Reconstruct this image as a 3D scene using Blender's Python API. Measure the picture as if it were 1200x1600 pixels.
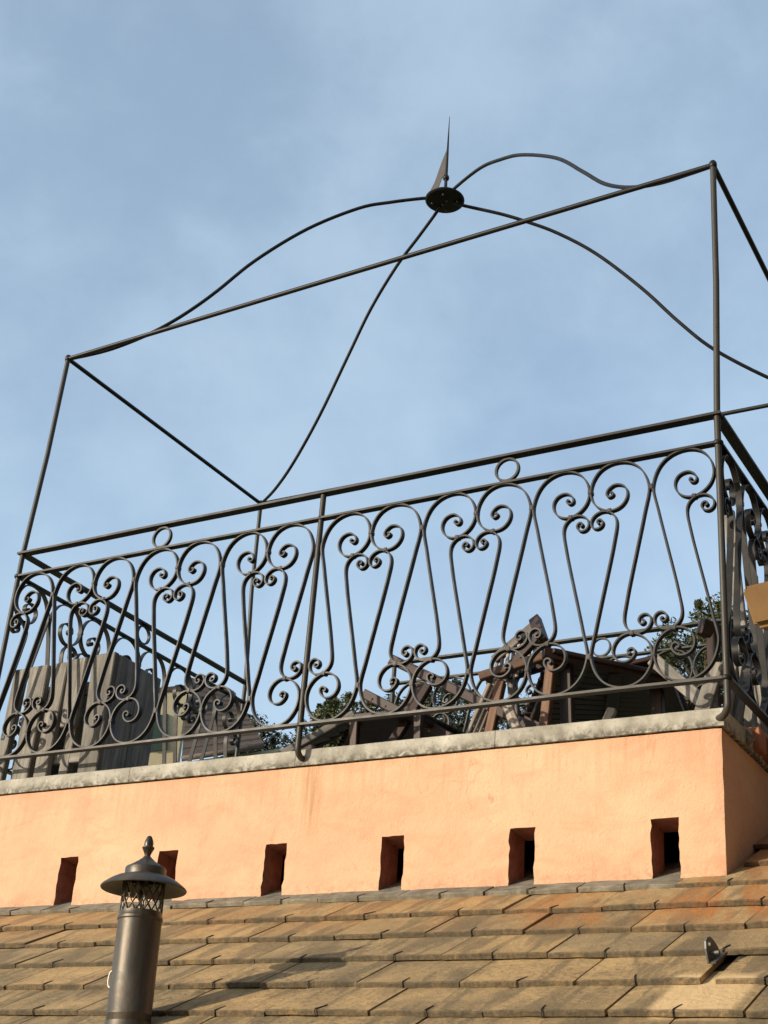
import bpy, bmesh, math, random
from mathutils import Vector, Matrix, noise
R = math.radians
rnd = random.Random(7)
scene = bpy.context.scene
for o in list(bpy.data.objects): bpy.data.objects.remove(o)
COL = scene.collection

# ------------------------------------------------------------------ camera
CAM = Vector((4.16984, -3.89951, -1.39944))
FPX = 2218.587                                   # focal length in pixels of the 1200x1600 photograph
CR = Vector((0.867492, 0.492198, 0.072101)); CD = Vector((-0.163909, 0.419665, -0.892757)); CF = Vector((-0.469671, 0.762642, 0.444732))
cd = bpy.data.cameras.new('camera'); cam = bpy.data.objects.new('camera', cd); COL.objects.link(cam)
cd.sensor_fit = 'VERTICAL'; cd.sensor_height = 36.0; cd.lens = FPX * 36.0 / 1600.0
cd.clip_start = 0.05; cd.clip_end = 3000
cam.matrix_world = Matrix(((CR.x, -CD.x, -CF.x, CAM.x), (CR.y, -CD.y, -CF.y, CAM.y), (CR.z, -CD.z, -CF.z, CAM.z), (0, 0, 0, 1)))
scene.camera = cam
scene.render.resolution_x = 768; scene.render.resolution_y = 1024

# ------------------------------------------------------------------ sky, sun, exposure
SUN_AZ = 33.0      # degrees the sun stands to the left of the front wall's normal
SUN_EL = 15.0
sdir = Vector((-math.sin(R(SUN_AZ)) * math.cos(R(SUN_EL)), -math.cos(R(SUN_AZ)) * math.cos(R(SUN_EL)), math.sin(R(SUN_EL))))
sl = bpy.data.lights.new('sun', 'SUN'); sl.energy = 3.6; sl.angle = R(0.6); sl.color = (1.0, 0.86, 0.68)
so = bpy.data.objects.new('sun', sl); COL.objects.link(so)
so.rotation_euler = sdir.to_track_quat('Z', 'Y').to_euler(); so.location = sdir * 40
world = bpy.data.worlds.new('World'); scene.world = world; world.use_nodes = True
nt = world.node_tree; nt.nodes.clear()
def N(t, typ, **kw):
    n = t.nodes.new(typ)
    for k, v in kw.items(): setattr(n, k, v)
    return n
sky = N(nt, 'ShaderNodeTexSky', sky_type='NISHITA', sun_disc=False)
sky.sun_rotation = math.atan2(sdir.x, sdir.y); sky.altitude = 200; sky.air_density = 1.0; sky.dust_density = 1.2; sky.ozone_density = 1.4
sky.sun_elevation = R(SUN_EL)
tc = N(nt, 'ShaderNodeTexCoord')
mp = N(nt, 'ShaderNodeMapping'); mp.inputs['Scale'].default_value = (1.9, 1.9, 2.5); mp.inputs['Rotation'].default_value = (0.2, 0.35, 0.6)
n1 = N(nt, 'ShaderNodeTexNoise'); n1.inputs['Scale'].default_value = 2.3; n1.inputs['Detail'].default_value = 7; n1.inputs['Roughness'].default_value = 0.52; n1.inputs['Distortion'].default_value = 0.25
ramp = N(nt, 'ShaderNodeValToRGB'); ramp.color_ramp.interpolation = 'EASE'
ramp.color_ramp.elements[0].position = 0.33; ramp.color_ramp.elements[0].color = (0.31, 0.31, 0.31, 1)
ramp.color_ramp.elements[1].position = 0.70; ramp.color_ramp.elements[1].color = (0.56, 0.56, 0.56, 1)
mix = N(nt, 'ShaderNodeMixRGB', blend_type='MIX'); mix.inputs['Color2'].default_value = (3.1, 3.95, 4.70, 1)
bg = N(nt, 'ShaderNodeBackground'); bg.inputs['Strength'].default_value = 0.15
wo = N(nt, 'ShaderNodeOutputWorld')
nt.links.new(tc.outputs['Generated'], mp.inputs['Vector']); nt.links.new(mp.outputs[0], n1.inputs['Vector'])
n2 = N(nt, 'ShaderNodeTexNoise'); n2.inputs['Scale'].default_value = 9.0; n2.inputs['Detail'].default_value = 9; n2.inputs['Roughness'].default_value = 0.6; n2.inputs['Distortion'].default_value = 0.25
nt.links.new(mp.outputs[0], n2.inputs['Vector'])
am = N(nt, 'ShaderNodeMath', operation='MULTIPLY_ADD'); am.inputs[1].default_value = 0.26; nt.links.new(n2.outputs['Fac'], am.inputs[0])
am2 = N(nt, 'ShaderNodeMath', operation='MULTIPLY'); am2.inputs[1].default_value = 0.74; nt.links.new(n1.outputs['Fac'], am2.inputs[0]); nt.links.new(am2.outputs[0], am.inputs[2])
nt.links.new(am.outputs[0], ramp.inputs[0]); nt.links.new(ramp.outputs[0], mix.inputs['Fac'])
nt.links.new(sky.outputs[0], mix.inputs['Color1']); nt.links.new(mix.outputs[0], bg.inputs['Color']); nt.links.new(bg.outputs[0], wo.inputs[0])
vs = scene.view_settings; vs.view_transform = 'Standard'; vs.look = 'None'; vs.gamma = 1.0; vs.exposure = 0.55; vs.use_curve_mapping = False

# ------------------------------------------------------------------ helpers
def ray(u, v): return CF + CR * ((u - 600) / FPX) + CD * ((v - 800) / FPX)
def at(u, v, y):                       # photo pixel -> point on the vertical plane of that depth
    d = ray(u, v); return CAM + d * ((y - CAM.y) / d.y)
def far(u, v, dist):                   # photo pixel -> point at a horizontal distance from the camera
    d = ray(u, v); return CAM + d * (dist / math.hypot(d.x, d.y))

def link(name, me, mat=None, parent=None):
    o = bpy.data.objects.new(name, me); COL.objects.link(o)
    if mat and me is not None and not me.materials: me.materials.append(mat)
    if parent: o.parent = parent
    return o
def mesh(name, verts, faces, smooth=False, sharp=None):
    me = bpy.data.meshes.new(name); me.from_pydata([tuple(v) for v in verts], [], faces); me.validate(); me.update()
    bm = bmesh.new(); bm.from_mesh(me); bmesh.ops.recalc_face_normals(bm, faces=bm.faces); bm.to_mesh(me); bm.free()
    if smooth:
        me.shade_smooth()
        if sharp: me.set_sharp_from_angle(angle=R(sharp))
    return me
def empty(name, loc=(0, 0, 0)):
    o = bpy.data.objects.new(name, None); COL.objects.link(o); o.location = loc; o.empty_display_size = 0.1; return o
def tag(o, label=None, cat=None, group=None, kind=None):
    if label: o['label'] = label
    if cat: o['category'] = cat
    if group: o['group'] = group
    if kind: o['kind'] = kind
    return o
def frames(path):
    """parallel transport frames along a path"""
    T = []
    n = len(path)
    for i in range(n):
        a = path[max(i - 1, 0)]; b = path[min(i + 1, n - 1)]; T.append((b - a).normalized())
    u = Vector((0, 0, 1)) if abs(T[0].z) < 0.9 else Vector((0, 1, 0))
    U = []
    for t in T:
        u = (u - t * u.dot(t)).normalized(); U.append(u.copy())
    return T, U
def tube_vf(path, rad, seg=10):
    path = [Vector(q) for q in path]; T, U = frames(path); V = []; F = []
    for i, q in enumerate(path):
        r = rad[i] if isinstance(rad, (list, tuple)) else rad
        b = T[i].cross(U[i])
        for k in range(seg):
            a = 2 * math.pi * k / seg; V.append(q + (U[i] * math.cos(a) + b * math.sin(a)) * r)
    for i in range(len(path) - 1):
        for k in range(seg):
            k2 = (k + 1) % seg; F.append((i * seg + k, i * seg + k2, (i + 1) * seg + k2, (i + 1) * seg + k))
    F.append(tuple(range(seg))[::-1]); F.append(tuple((len(path) - 1) * seg + k for k in range(seg)))
    return V, F
def join(parts):
    V = []; F = []
    for v, f in parts:
        o = len(V); V += list(v); F += [tuple(i + o for i in q) for q in f]
    return V, F
def tube(name, path, rad, mat, parent, seg=10):
    v, f = tube_vf(path, rad, seg); return link(name, mesh(name, v, f, True, 50), mat, parent)
def strip_vf(path2, w, t):
    """flat bar whose path lies in the local x-z plane; w deep in y, t thick in the plane"""
    V = []; F = []; n = len(path2)
    for i in range(n):
        a = path2[max(i - 1, 0)]; b = path2[min(i + 1, n - 1)]
        d = Vector((b[0] - a[0], b[1] - a[1])).normalized(); nx, nz = -d.y, d.x
        x, z = path2[i]
        for (s, yy) in ((1, -1), (1, 1), (-1, 1), (-1, -1)):
            V.append((x + nx * s * t / 2, yy * w / 2, z + nz * s * t / 2))
    for i in range(n - 1):
        for k in range(4): F.append((i * 4 + k, i * 4 + (k + 1) % 4, i * 4 + 4 + (k + 1) % 4, i * 4 + 4 + k))
    F.append((3, 2, 1, 0)); F.append(tuple((n - 1) * 4 + k for k in range(4)))
    return V, F
def lathe_vf(prof, seg=40):
    V = []; F = []
    for (r, z) in prof:
        for k in range(seg):
            a = 2 * math.pi * k / seg; V.append((r * math.cos(a), r * math.sin(a), z))
    for i in range(len(prof) - 1):
        for k in range(seg):
            k2 = (k + 1) % seg; F.append((i * seg + k, i * seg + k2, (i + 1) * seg + k2, (i + 1) * seg + k))
    return V, F
def box_vf(x0, x1, y0, y1, z0, z1):
    V = [(x, y, z) for x in (x0, x1) for y in (y0, y1) for z in (z0, z1)]
    F = [(0, 1, 3, 2), (4, 6, 7, 5), (0, 4, 5, 1), (2, 3, 7, 6), (0, 2, 6, 4), (1, 5, 7, 3)]
    return V, F
def bev(me, w, seg=1):
    bm = bmesh.new(); bm.from_mesh(me); bmesh.ops.bevel(bm, geom=list(bm.edges), offset=w, segments=seg, affect='EDGES', clamp_overlap=True)
    bm.to_mesh(me); bm.free(); return me
def box(name, b, mat, parent=None, bevel=0):
    me = mesh(name, *box_vf(*b))
    if bevel: bev(me, bevel)
    return link(name, me, mat, parent)
def stick(name, p, q, w, t, mat, parent, ref=(0, -1, 0), bevel=0.003, taper=1.0):
    """a plank from p to q: w across (seen from ref), t deep along ref"""
    p = Vector(p); q = Vector(q); d = (q - p); L = d.length; d.normalize()
    r = Vector(ref); r = (r - d * r.dot(d)).normalized(); s = d.cross(r)
    V = []
    for (a, k) in ((0.0, 1.0), (L, taper)):
        for (i, j) in ((-1, -1), (1, -1), (1, 1), (-1, 1)):
            V.append((i * w / 2 * k, j * t / 2, a))
    F = [(0, 1, 2, 3), (7, 6, 5, 4), (0, 4, 5, 1), (1, 5, 6, 2), (2, 6, 7, 3), (3, 7, 4, 0)]
    me = mesh(name, V, F); bev(me, bevel)
    o = link(name, me, mat, parent)
    m = Matrix(((s.x, r.x, d.x, p.x), (s.y, r.y, d.y, p.y), (s.z, r.z, d.z, p.z), (0, 0, 0, 1)))
    o.matrix_world = (parent.matrix_basis.inverted() @ m) if parent else m
    return o
def catmull(P, n=6):
    out = []
    for i in range(len(P) - 1):
        p0 = P[max(i - 1, 0)]; p1 = P[i]; p2 = P[i + 1]; p3 = P[min(i + 2, len(P) - 1)]
        for k in range(n):
            t = k / n
            out.append(tuple(0.5 * (2 * p1[j] + (p2[j] - p0[j]) * t + (2 * p0[j] - 5 * p1[j] + 4 * p2[j] - p3[j]) * t * t + (3 * p1[j] - p0[j] - 3 * p2[j] + p3[j]) * t ** 3) for j in range(len(p1))))
    out.append(tuple(P[-1])); return out

# ------------------------------------------------------------------ materials
def mat_new(name):
    m = bpy.data.materials.new(name); m.use_nodes = True; t = m.node_tree; b = t.nodes['Principled BSDF']; return m, t, b
def tnoise(t, vec, scale, detail=5, rough=0.55, dist=0.0):
    n = N(t, 'ShaderNodeTexNoise'); n.inputs['Scale'].default_value = scale; n.inputs['Detail'].default_value = detail; n.inputs['Roughness'].default_value = rough; n.inputs['Distortion'].default_value = dist
    if vec is not None: t.links.new(vec, n.inputs['Vector'])
    return n.outputs['Fac']
def tramp(t, fac, stops):
    r = N(t, 'ShaderNodeValToRGB'); e = r.color_ramp.elements
    while len(e) < len(stops): e.new(0.5)
    for i, (p, c) in enumerate(stops):
        e[i].position = p; e[i].color = (c[0], c[1], c[2], 1) if not isinstance(c, (int, float)) else (c, c, c, 1)
    t.links.new(fac, r.inputs[0]); return r.outputs[0]
def tmix(t, a, b, fac, mode='MIX'):
    m = N(t, 'ShaderNodeMixRGB', blend_type=mode)
    for s, v in (('Color1', a), ('Color2', b), ('Fac', fac)):
        if isinstance(v, (tuple, list)): m.inputs[s].default_value = (v[0], v[1], v[2], 1)
        elif isinstance(v, (int, float)): m.inputs[s].default_value = v
        else: t.links.new(v, m.inputs[s])
    return m.outputs[0]
def tmath(t, op, a, b=None, clamp=False):
    m = N(t, 'ShaderNodeMath', operation=op); m.use_clamp = clamp
    for i, v in enumerate((a, b)):
        if v is None: continue
        if isinstance(v, (int, float)): m.inputs[i].default_value = v
        else: t.links.new(v, m.inputs[i])
    return m.outputs[0]
def tmap(t, vec, scale=(1, 1, 1), rot=(0, 0, 0), loc=(0, 0, 0)):
    m = N(t, 'ShaderNodeMapping'); m.inputs['Scale'].default_value = scale; m.inputs['Rotation'].default_value = rot; m.inputs['Location'].default_value = loc
    t.links.new(vec, m.inputs['Vector']); return m.outputs[0]
def tbump(t, b, h, strength=0.3, dist=0.01):
    n = N(t, 'ShaderNodeBump'); n.inputs['Strength'].default_value = strength; n.inputs['Distance'].default_value = dist
    t.links.new(h, n.inputs['Height']); t.links.new(n.outputs[0], b.inputs['Normal'])
def pos(t): return N(t, 'ShaderNodeNewGeometry').outputs['Position']
def objc(t): return N(t, 'ShaderNodeTexCoord').outputs['Object']
def rand(t): return N(t, 'ShaderNodeObjectInfo').outputs['Random']
def band(t, v, a, b, soft):       # 1 between a and b with soft ends
    lo = N(t, 'ShaderNodeMapRange'); lo.interpolation_type = 'SMOOTHSTEP'; lo.inputs['From Min'].default_value = a - soft; lo.inputs['From Max'].default_value = a + soft
    hi = N(t, 'ShaderNodeMapRange'); hi.interpolation_type = 'SMOOTHSTEP'; hi.inputs['From Min'].default_value = b - soft; hi.inputs['From Max'].default_value = b + soft
    t.links.new(v, lo.inputs['Value']); t.links.new(v, hi.inputs['Value'])
    return tmath(t, 'SUBTRACT', lo.outputs[0], hi.outputs[0], True)

def m_iron(name='wrought_iron', k=1.0):
    m, t, b = mat_new(name); v = pos(t)
    n = tnoise(t, v, 16, 6, 0.6); c = tramp(t, n, [(0.3, (0.005, 0.005, 0.0055)), (0.55, (0.010, 0.0098, 0.0095)), (0.78, (0.026, 0.023, 0.019))])
    n2 = tnoise(t, v, 5, 3); c = tmix(t, c, (0.034, 0.026, 0.020), tramp(t, n2, [(0.55, 0.0), (0.8, 0.5)]))
    fl = tnoise(t, v, 150, 3, 0.6); c = tmix(t, c, (0.10, 0.095, 0.085), tramp(t, fl, [(0.72, 0.0), (0.78, 0.4)]))
    c = tmix(t, c, (0.17, 0.162, 0.135), 0.0 if k == 1.0 else k)
    t.links.new(c, b.inputs['Base Color']); b.inputs['Metallic'].default_value = 0.1; b.inputs['Specular IOR Level'].default_value = 0.32
    t.links.new(tramp(t, n, [(0.2, 0.38), (0.8, 0.60)]), b.inputs['Roughness'])
    tbump(t, b, tnoise(t, v, 40, 3), 0.12, 0.003); return m
def m_plaster():
    m, t, b = mat_new('peach_plaster'); v = pos(t)
    n = tnoise(t, v, 2.3, 6, 0.6, 0.4)
    c = tramp(t, n, [(0.30, (0.560, 0.295, 0.185)), (0.5, (0.580, 0.350, 0.215)), (0.70, (0.590, 0.400, 0.250))])
    n2 = tnoise(t, tmap(t, v, (6, 6, 13)), 1.0, 6, 0.62, 0.7)
    c = tmix(t, c, (0.545, 0.245, 0.145), tramp(t, n2, [(0.49, 0.0), (0.70, 0.45)]))
    n3 = tnoise(t, v, 22, 5, 0.7); c = tmix(t, c, (0.44, 0.24, 0.14), tramp(t, n3, [(0.60, 0.0), (0.80, 0.40)]))
    sx = N(t, 'ShaderNodeSeparateXYZ'); t.links.new(v, sx.inputs[0])
    # rust and rain run below the post foot, bleached arris at the right corner, grime near the tiles
    st = tnoise(t, tmap(t, v, (70, 3, 5)), 1.0, 4, 0.6)
    run = tmath(t, 'MULTIPLY', tmath(t, 'MULTIPLY', band(t, sx.outputs[0], 1.505, 1.585, 0.02), band(t, sx.outputs[2], -0.26, 0.02, 0.09)), tramp(t, st, [(0.38, 0.0), (0.68, 0.85)]))
    c = tmix(t, c, (0.40, 0.22, 0.11), run)
    st2 = tnoise(t, tmap(t, v, (34, 3, 1.6)), 1.0, 5, 0.65)
    top = tmath(t, 'MULTIPLY', band(t, sx.outputs[2], -0.17, 0.2, 0.10), tramp(t, st2, [(0.48, 0.0), (0.70, 0.5)]))
    c = tmix(t, c, (0.42, 0.25, 0.14), top)
    gr = tmath(t, 'MULTIPLY', band(t, sx.outputs[2], -0.6, -0.435, 0.03), tramp(t, tnoise(t, v, 45, 5, 0.7), [(0.45, 0.0), (0.68, 0.75)]))
    c = tmix(t, c, (0.36, 0.22, 0.13), gr)
    vo = N(t, 'ShaderNodeTexVoronoi', feature='DISTANCE_TO_EDGE'); vo.inputs['Scale'].default_value = 3.1
    wv = N(t, 'ShaderNodeVectorMath', operation='ADD'); t.links.new(v, wv.inputs[0])
    wn = N(t, 'ShaderNodeTexNoise'); wn.inputs['Scale'].default_value = 9; wn.inputs['Detail'].default_value = 5; t.links.new(v, wn.inputs['Vector'])
    ws = N(t, 'ShaderNodeVectorMath', operation='SCALE'); ws.inputs['Scale'].default_value = 0.16; t.links.new(wn.outputs['Color'], ws.inputs[0]); t.links.new(ws.outputs[0], wv.inputs[1]); t.links.new(wv.outputs[0], vo.inputs['Vector'])
    crk = tmath(t, 'MULTIPLY', tramp(t, vo.outputs['Distance'], [(0.0, 1.0), (0.007, 0.0)]), tramp(t, tnoise(t, v, 2.6, 3), [(0.60, 0.0), (0.70, 0.5)]))
    c = tmix(t, c, (0.34, 0.18, 0.10), crk)
    # scuffs
    sc = tnoise(t, tmap(t, v, (26, 26, 9), (0, 0.75, 0)), 1.0, 3, 0.5, 1.2)
    c = tmix(t, c, (0.45, 0.25, 0.14), tramp(t, sc, [(0.70, 0.0), (0.73, 0.6)]))
    t.links.new(c, b.inputs['Base Color']); b.inputs['Roughness'].default_value = 0.9
    h = tmath(t, 'ADD', tmath(t, 'MULTIPLY', tnoise(t, v, 8, 5, 0.6, 0.3), 1.0), tmath(t, 'MULTIPLY', tnoise(t, v, 110, 5, 0.65), 0.32))
    tbump(t, b, h, 0.55, 0.014); return m
def m_concrete():
    m, t, b = mat_new('coping_concrete'); v = pos(t)
    c = tramp(t, tnoise(t, v, 9, 7, 0.65), [(0.28, (0.20, 0.19, 0.155)), (0.48, (0.34, 0.325, 0.275)), (0.70, (0.50, 0.48, 0.42))])
    sx = N(t, 'ShaderNodeSeparateXYZ'); t.links.new(v, sx.inputs[0])
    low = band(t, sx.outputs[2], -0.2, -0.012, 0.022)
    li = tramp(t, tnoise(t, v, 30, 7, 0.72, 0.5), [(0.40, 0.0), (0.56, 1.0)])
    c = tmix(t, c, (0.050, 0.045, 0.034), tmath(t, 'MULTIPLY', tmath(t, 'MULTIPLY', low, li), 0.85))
    c = tmix(t, c, (0.10, 0.092, 0.07), tmath(t, 'MULTIPLY', tramp(t, tnoise(t, v, 60, 5, 0.7), [(0.56, 0.0), (0.70, 0.8)]), 0.8))
    c = tmix(t, c, (0.72, 0.70, 0.64), tramp(t, tnoise(t, v, 37, 6, 0.7, 0.3), [(0.66, 0.0), (0.72, 0.8)]))
    t.links.new(c, b.inputs['Base Color']); b.inputs['Roughness'].default_value = 0.92
    tbump(t, b, tnoise(t, v, 120, 6, 0.7), 0.3, 0.004); return m
PITCH = R(28.0)
def m_tile():
    m, t, b = mat_new('stone_roof_tile'); v = pos(t); rr = rand(t)
    sl_ = tmap(t, v, (1, 1, 1), (-PITCH, 0, 0))            # x across, y up the slope
    base = tramp(t, rr, [(0.0, (0.175, 0.126, 0.060)), (0.22, (0.40, 0.265, 0.116)), (0.42, (0.235, 0.170, 0.080)), (0.62, (0.46, 0.295, 0.122)), (0.82, (0.31, 0.214, 0.098)), (1.0, (0.255, 0.190, 0.098))])
    oi = objc(t)
    comb = N(t, 'ShaderNodeVectorMath', operation='ADD'); t.links.new(v, comb.inputs[0])
    rv = N(t, 'ShaderNodeCombineXYZ'); t.links.new(tmath(t, 'MULTIPLY', rr, 37.0), rv.inputs[0]); t.links.new(tmath(t, 'MULTIPLY', rr, 11.0), rv.inputs[2]); t.links.new(rv.outputs[0], comb.inputs[1])
    vt = tmap(t, comb.outputs[0], (1, 1, 1), (-PITCH, 0, 0))
    blot = tnoise(t, vt, 7, 7, 0.66, 0.6)
    c = tmix(t, base, tramp(t, blot, [(0.32, (0.105, 0.078, 0.042)), (0.52, (0.31, 0.212, 0.096)), (0.72, (0.55, 0.365, 0.160))]), 0.45)
    streak = tnoise(t, tmap(t, vt, (13, 2.2, 2.2), (0, 0, 0.25)), 1.0, 6, 0.62, 0.5)
    c = tmix(t, c, (0.105, 0.078, 0.040), tramp(t, streak, [(0.49, 0.0), (0.57, 0.62)]))
    sx = N(t, 'ShaderNodeSeparateXYZ'); t.links.new(v, sx.inputs[0]); ss = N(t, 'ShaderNodeSeparateXYZ'); t.links.new(sl_, ss.inputs[0])
    X = sx.outputs[0]; S = ss.outputs[1]
    # fine lichen, heavier toward the lower right rows
    lich = tramp(t, tnoise(t, v, 62, 7, 0.78, 0.4), [(0.50, 0.0), (0.60, 0.72)])
    lz = tmath(t, 'ADD', tmath(t, 'MULTIPLY', band(t, sx.outputs[2], -3.0, -0.76, 0.10), 0.85), 0.12)
    lm = tramp(t, tnoise(t, v, 3.2, 4, 0.6), [(0.36, 0.25), (0.6, 1.0)])
    c = tmix(t, c, (0.070, 0.058, 0.038), tmath(t, 'MULTIPLY', tmath(t, 'MULTIPLY', lich, lz), lm))
    spk = tramp(t, tnoise(t, v, 120, 3, 0.6), [(0.68, 0.0), (0.74, 0.6)])
    c = tmix(t, c, (0.46, 0.40, 0.28), tmath(t, 'MULTIPLY', spk, lz))
    # rust-orange run-off below the terrace wall, strongest at the right corner
    rust = tramp(t, tnoise(t, tmap(t, v, (5.5, 1.6, 1.6), (0, 0, 0.3)), 1.0, 5, 0.6, 0.8), [(0.40, 0.0), (0.56, 1.0)])
    near = band(t, sx.outputs[2], -0.66, -0.2, 0.06)
    rx = tmath(t, 'ADD', tmath(t, 'MULTIPLY', band(t, X, 2.55, 3.25, 0.22), 0.9), 0.32)
    c = tmix(t, c, (0.36, 0.145, 0.034), tmath(t, 'MULTIPLY', tmath(t, 'MULTIPLY', rust, near), rx))
    # clean patch that a missing tile used to cover
    cp = tmath(t, 'MULTIPLY', band(t, X, 3.075, 3.255, 0.012), band(t, sx.outputs[2], -0.985, -0.86, 0.01))
    c = tmix(t, c, (0.60, 0.42, 0.21), tmath(t, 'MULTIPLY', cp, 0.9))
    so_ = N(t, 'ShaderNodeSeparateXYZ'); t.links.new(oi, so_.inputs[0])
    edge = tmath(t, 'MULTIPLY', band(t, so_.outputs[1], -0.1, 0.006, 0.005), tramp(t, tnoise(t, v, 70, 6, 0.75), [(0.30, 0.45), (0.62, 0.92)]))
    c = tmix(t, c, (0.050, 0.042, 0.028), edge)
    t.links.new(c, b.inputs['Base Color']); b.inputs['Roughness'].default_value = 0.88
    h = tmath(t, 'ADD', tmath(t, 'MULTIPLY', tnoise(t, v, 34, 7, 0.7, 0.3), 1.0), tmath(t, 'MULTIPLY', streak, 0.5))
    tbump(t, b, h, 0.8, 0.009); return m
def m_mortar():
    m, t, b = mat_new('mortar_flashing'); v = pos(t)
    c = tramp(t, tnoise(t, v, 18, 6, 0.65, 0.4), [(0.3, (0.085, 0.075, 0.055)), (0.5, (0.165, 0.145, 0.105)), (0.68, (0.26, 0.235, 0.18)), (0.78, (0.55, 0.50, 0.40))])
    t.links.new(c, b.inputs['Base Color']); b.inputs['Roughness'].default_value = 0.9
    tbump(t, b, tnoise(t, v, 60, 6, 0.7), 0.6, 0.006); return m
def m_wood(name, c0, c1, c2, rough=0.75, grain=60):
    m, t, b = mat_new(name); v = objc(t)
    rv = N(t, 'ShaderNodeCombineXYZ'); r_ = rand(t)
    for k, s in ((0, 31.0), (1, 17.0), (2, 9.0)): t.links.new(tmath(t, 'MULTIPLY', r_, s), rv.inputs[k])
    ad = N(t, 'ShaderNodeVectorMath', operation='ADD'); t.links.new(v, ad.inputs[0]); t.links.new(rv.outputs[0], ad.inputs[1])
    g = tnoise(t, tmap(t, ad.outputs[0], (grain, grain, 3.5)), 1.0, 6, 0.65, 0.25)
    c = tramp(t, g, [(0.28, c0), (0.5, c1), (0.74, c2)])
    c = tmix(t, c, c0, tramp(t, tnoise(t, ad.outputs[0], 12, 4), [(0.5, 0.0), (0.75, 0.6)]))
    hs = N(t, 'ShaderNodeHueSaturation'); t.links.new(tmath(t, 'ADD', tmath(t, 'MULTIPLY', r_, 0.5), 0.75), hs.inputs['Value']); t.links.new(c, hs.inputs['Color'])
    t.links.new(hs.outputs[0], b.inputs['Base Color']); b.inputs['Roughness'].default_value = rough
    tbump(t, b, g, 0.3, 0.002); return m
def m_plain(name, col, rough=0.8, metal=0.0, var=0.25, scale=12):
    m, t, b = mat_new(name); n = tnoise(t, pos(t), scale, 5, 0.6)
    lo = tuple(k * (1 - var) for k in col); hi = tuple(min(1, k * (1 + var)) for k in col)
    t.links.new(tramp(t, n, [(0.3, lo), (0.7, hi)]), b.inputs['Base Color']); b.inputs['Roughness'].default_value = rough; b.inputs['Metallic'].default_value = metal
    return m
def m_copper():
    m, t, b = mat_new('aged_copper'); v = objc(t)
    n = tnoise(t, tmap(t, v, (14, 14, 3.0)), 1.0, 6, 0.65, 0.5)
    c = tramp(t, n, [(0.3, (0.040, 0.034, 0.027)), (0.52, (0.082, 0.069, 0.054)), (0.75, (0.145, 0.118, 0.087))])
    n2 = tnoise(t, v, 40, 6, 0.7); c = tmix(t, c, (0.060, 0.082, 0.070), tramp(t, n2, [(0.5, 0.0), (0.72, 0.55)]))
    t.links.new(c, b.inputs['Base Color']); b.inputs['Metallic'].default_value = 0.55
    t.links.new(tramp(t, n, [(0.3, 0.34), (0.7, 0.56)]), b.inputs['Roughness']); tbump(t, b, tnoise(t, v, 22, 4), 0.25, 0.006); return m
def m_leaf(name, c0, c1, c2):
    m, t, b = mat_new(name); g = N(t, 'ShaderNodeNewGeometry')
    c = tramp(t, g.outputs['Random Per Island'], [(0.0, c0), (0.5, c1), (1.0, c2)])
    t.links.new(c, b.inputs['Base Color']); b.inputs['Roughness'].default_value = 0.6; return m
def m_terrain():
    m, t, b = mat_new('hillside_grass'); v = pos(t)
    t.links.new(tramp(t, tnoise(t, v, 0.25, 8, 0.65), [(0.3, (0.035, 0.05, 0.018)), (0.6, (0.07, 0.085, 0.03)), (0.8, (0.13, 0.11, 0.06))]), b.inputs['Base Color']); b.inputs['Roughness'].default_value = 0.95; return m

IRON = m_iron(); PIPE = m_iron('grey_iron_pipe', 0.22); EDGE = m_iron('pale_iron_bar', 0.18); PLASTER = m_plaster(); CONC = m_concrete(); TILE = m_tile(); MORTAR = m_mortar(); COPPER = m_copper()
GREYWOOD = m_wood('weathered_grey_wood', (0.072, 0.065, 0.055), (0.160, 0.147, 0.125), (0.30, 0.280, 0.240))
TEAK = m_wood('reddish_brown_teak', (0.013, 0.0048, 0.0025), (0.028, 0.0105, 0.0050), (0.056, 0.022, 0.0100), 0.6)
ORANGEWOOD = m_wood('orange_brown_teak', (0.050, 0.020, 0.008), (0.110, 0.048, 0.018), (0.20, 0.095, 0.036), 0.6)
PALEWOOD = m_wood('pale_wood', (0.17, 0.13, 0.10), (0.30, 0.25, 0.20), (0.44, 0.38, 0.31))  # paler wood for thin slats, board end and peg
TANWOOD = m_wood('tan_timber', (0.20, 0.115, 0.045), (0.25, 0.15, 0.062), (0.30, 0.18, 0.078), 0.7, 30)
WIRE = m_plain('hook_wire', (0.075, 0.062, 0.048), 0.55, 0.5)
STEEL = m_plain('galvanised_steel', (0.13, 0.13, 0.125), 0.55, 0.5)
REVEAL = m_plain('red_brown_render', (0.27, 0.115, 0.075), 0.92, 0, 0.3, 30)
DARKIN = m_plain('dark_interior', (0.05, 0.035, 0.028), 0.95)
DECK = m_plain('terrace_floor', (0.20, 0.17, 0.14), 0.9)
YELLOW = m_plain('pale_yellow_render', (0.40, 0.345, 0.22), 0.9, 0, 0.08, 3)
GREEN = m_plain('green_shutter_paint', (0.010, 0.032, 0.020), 0.6)
FARROOF = m_plain('brown_far_roof', (0.050, 0.036, 0.027), 0.85, 0, 0.35, 5)
BARK = m_plain('bark', (0.075, 0.055, 0.038), 0.95)
LEAF_A = m_leaf('leaf_olive', (0.020, 0.030, 0.009), (0.045, 0.056, 0.017), (0.088, 0.092, 0.032))
LEAF_B = m_leaf('leaf_dark', (0.010, 0.016, 0.006), (0.022, 0.032, 0.010), (0.045, 0.053, 0.019))
LEAF_C = m_leaf('leaf_fresh', (0.028, 0.040, 0.010), (0.056, 0.072, 0.020), (0.105, 0.108, 0.037))
TERRAIN = m_terrain(); WHITE = m_plain('white_cable', (0.62, 0.60, 0.55), 0.5)

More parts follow.
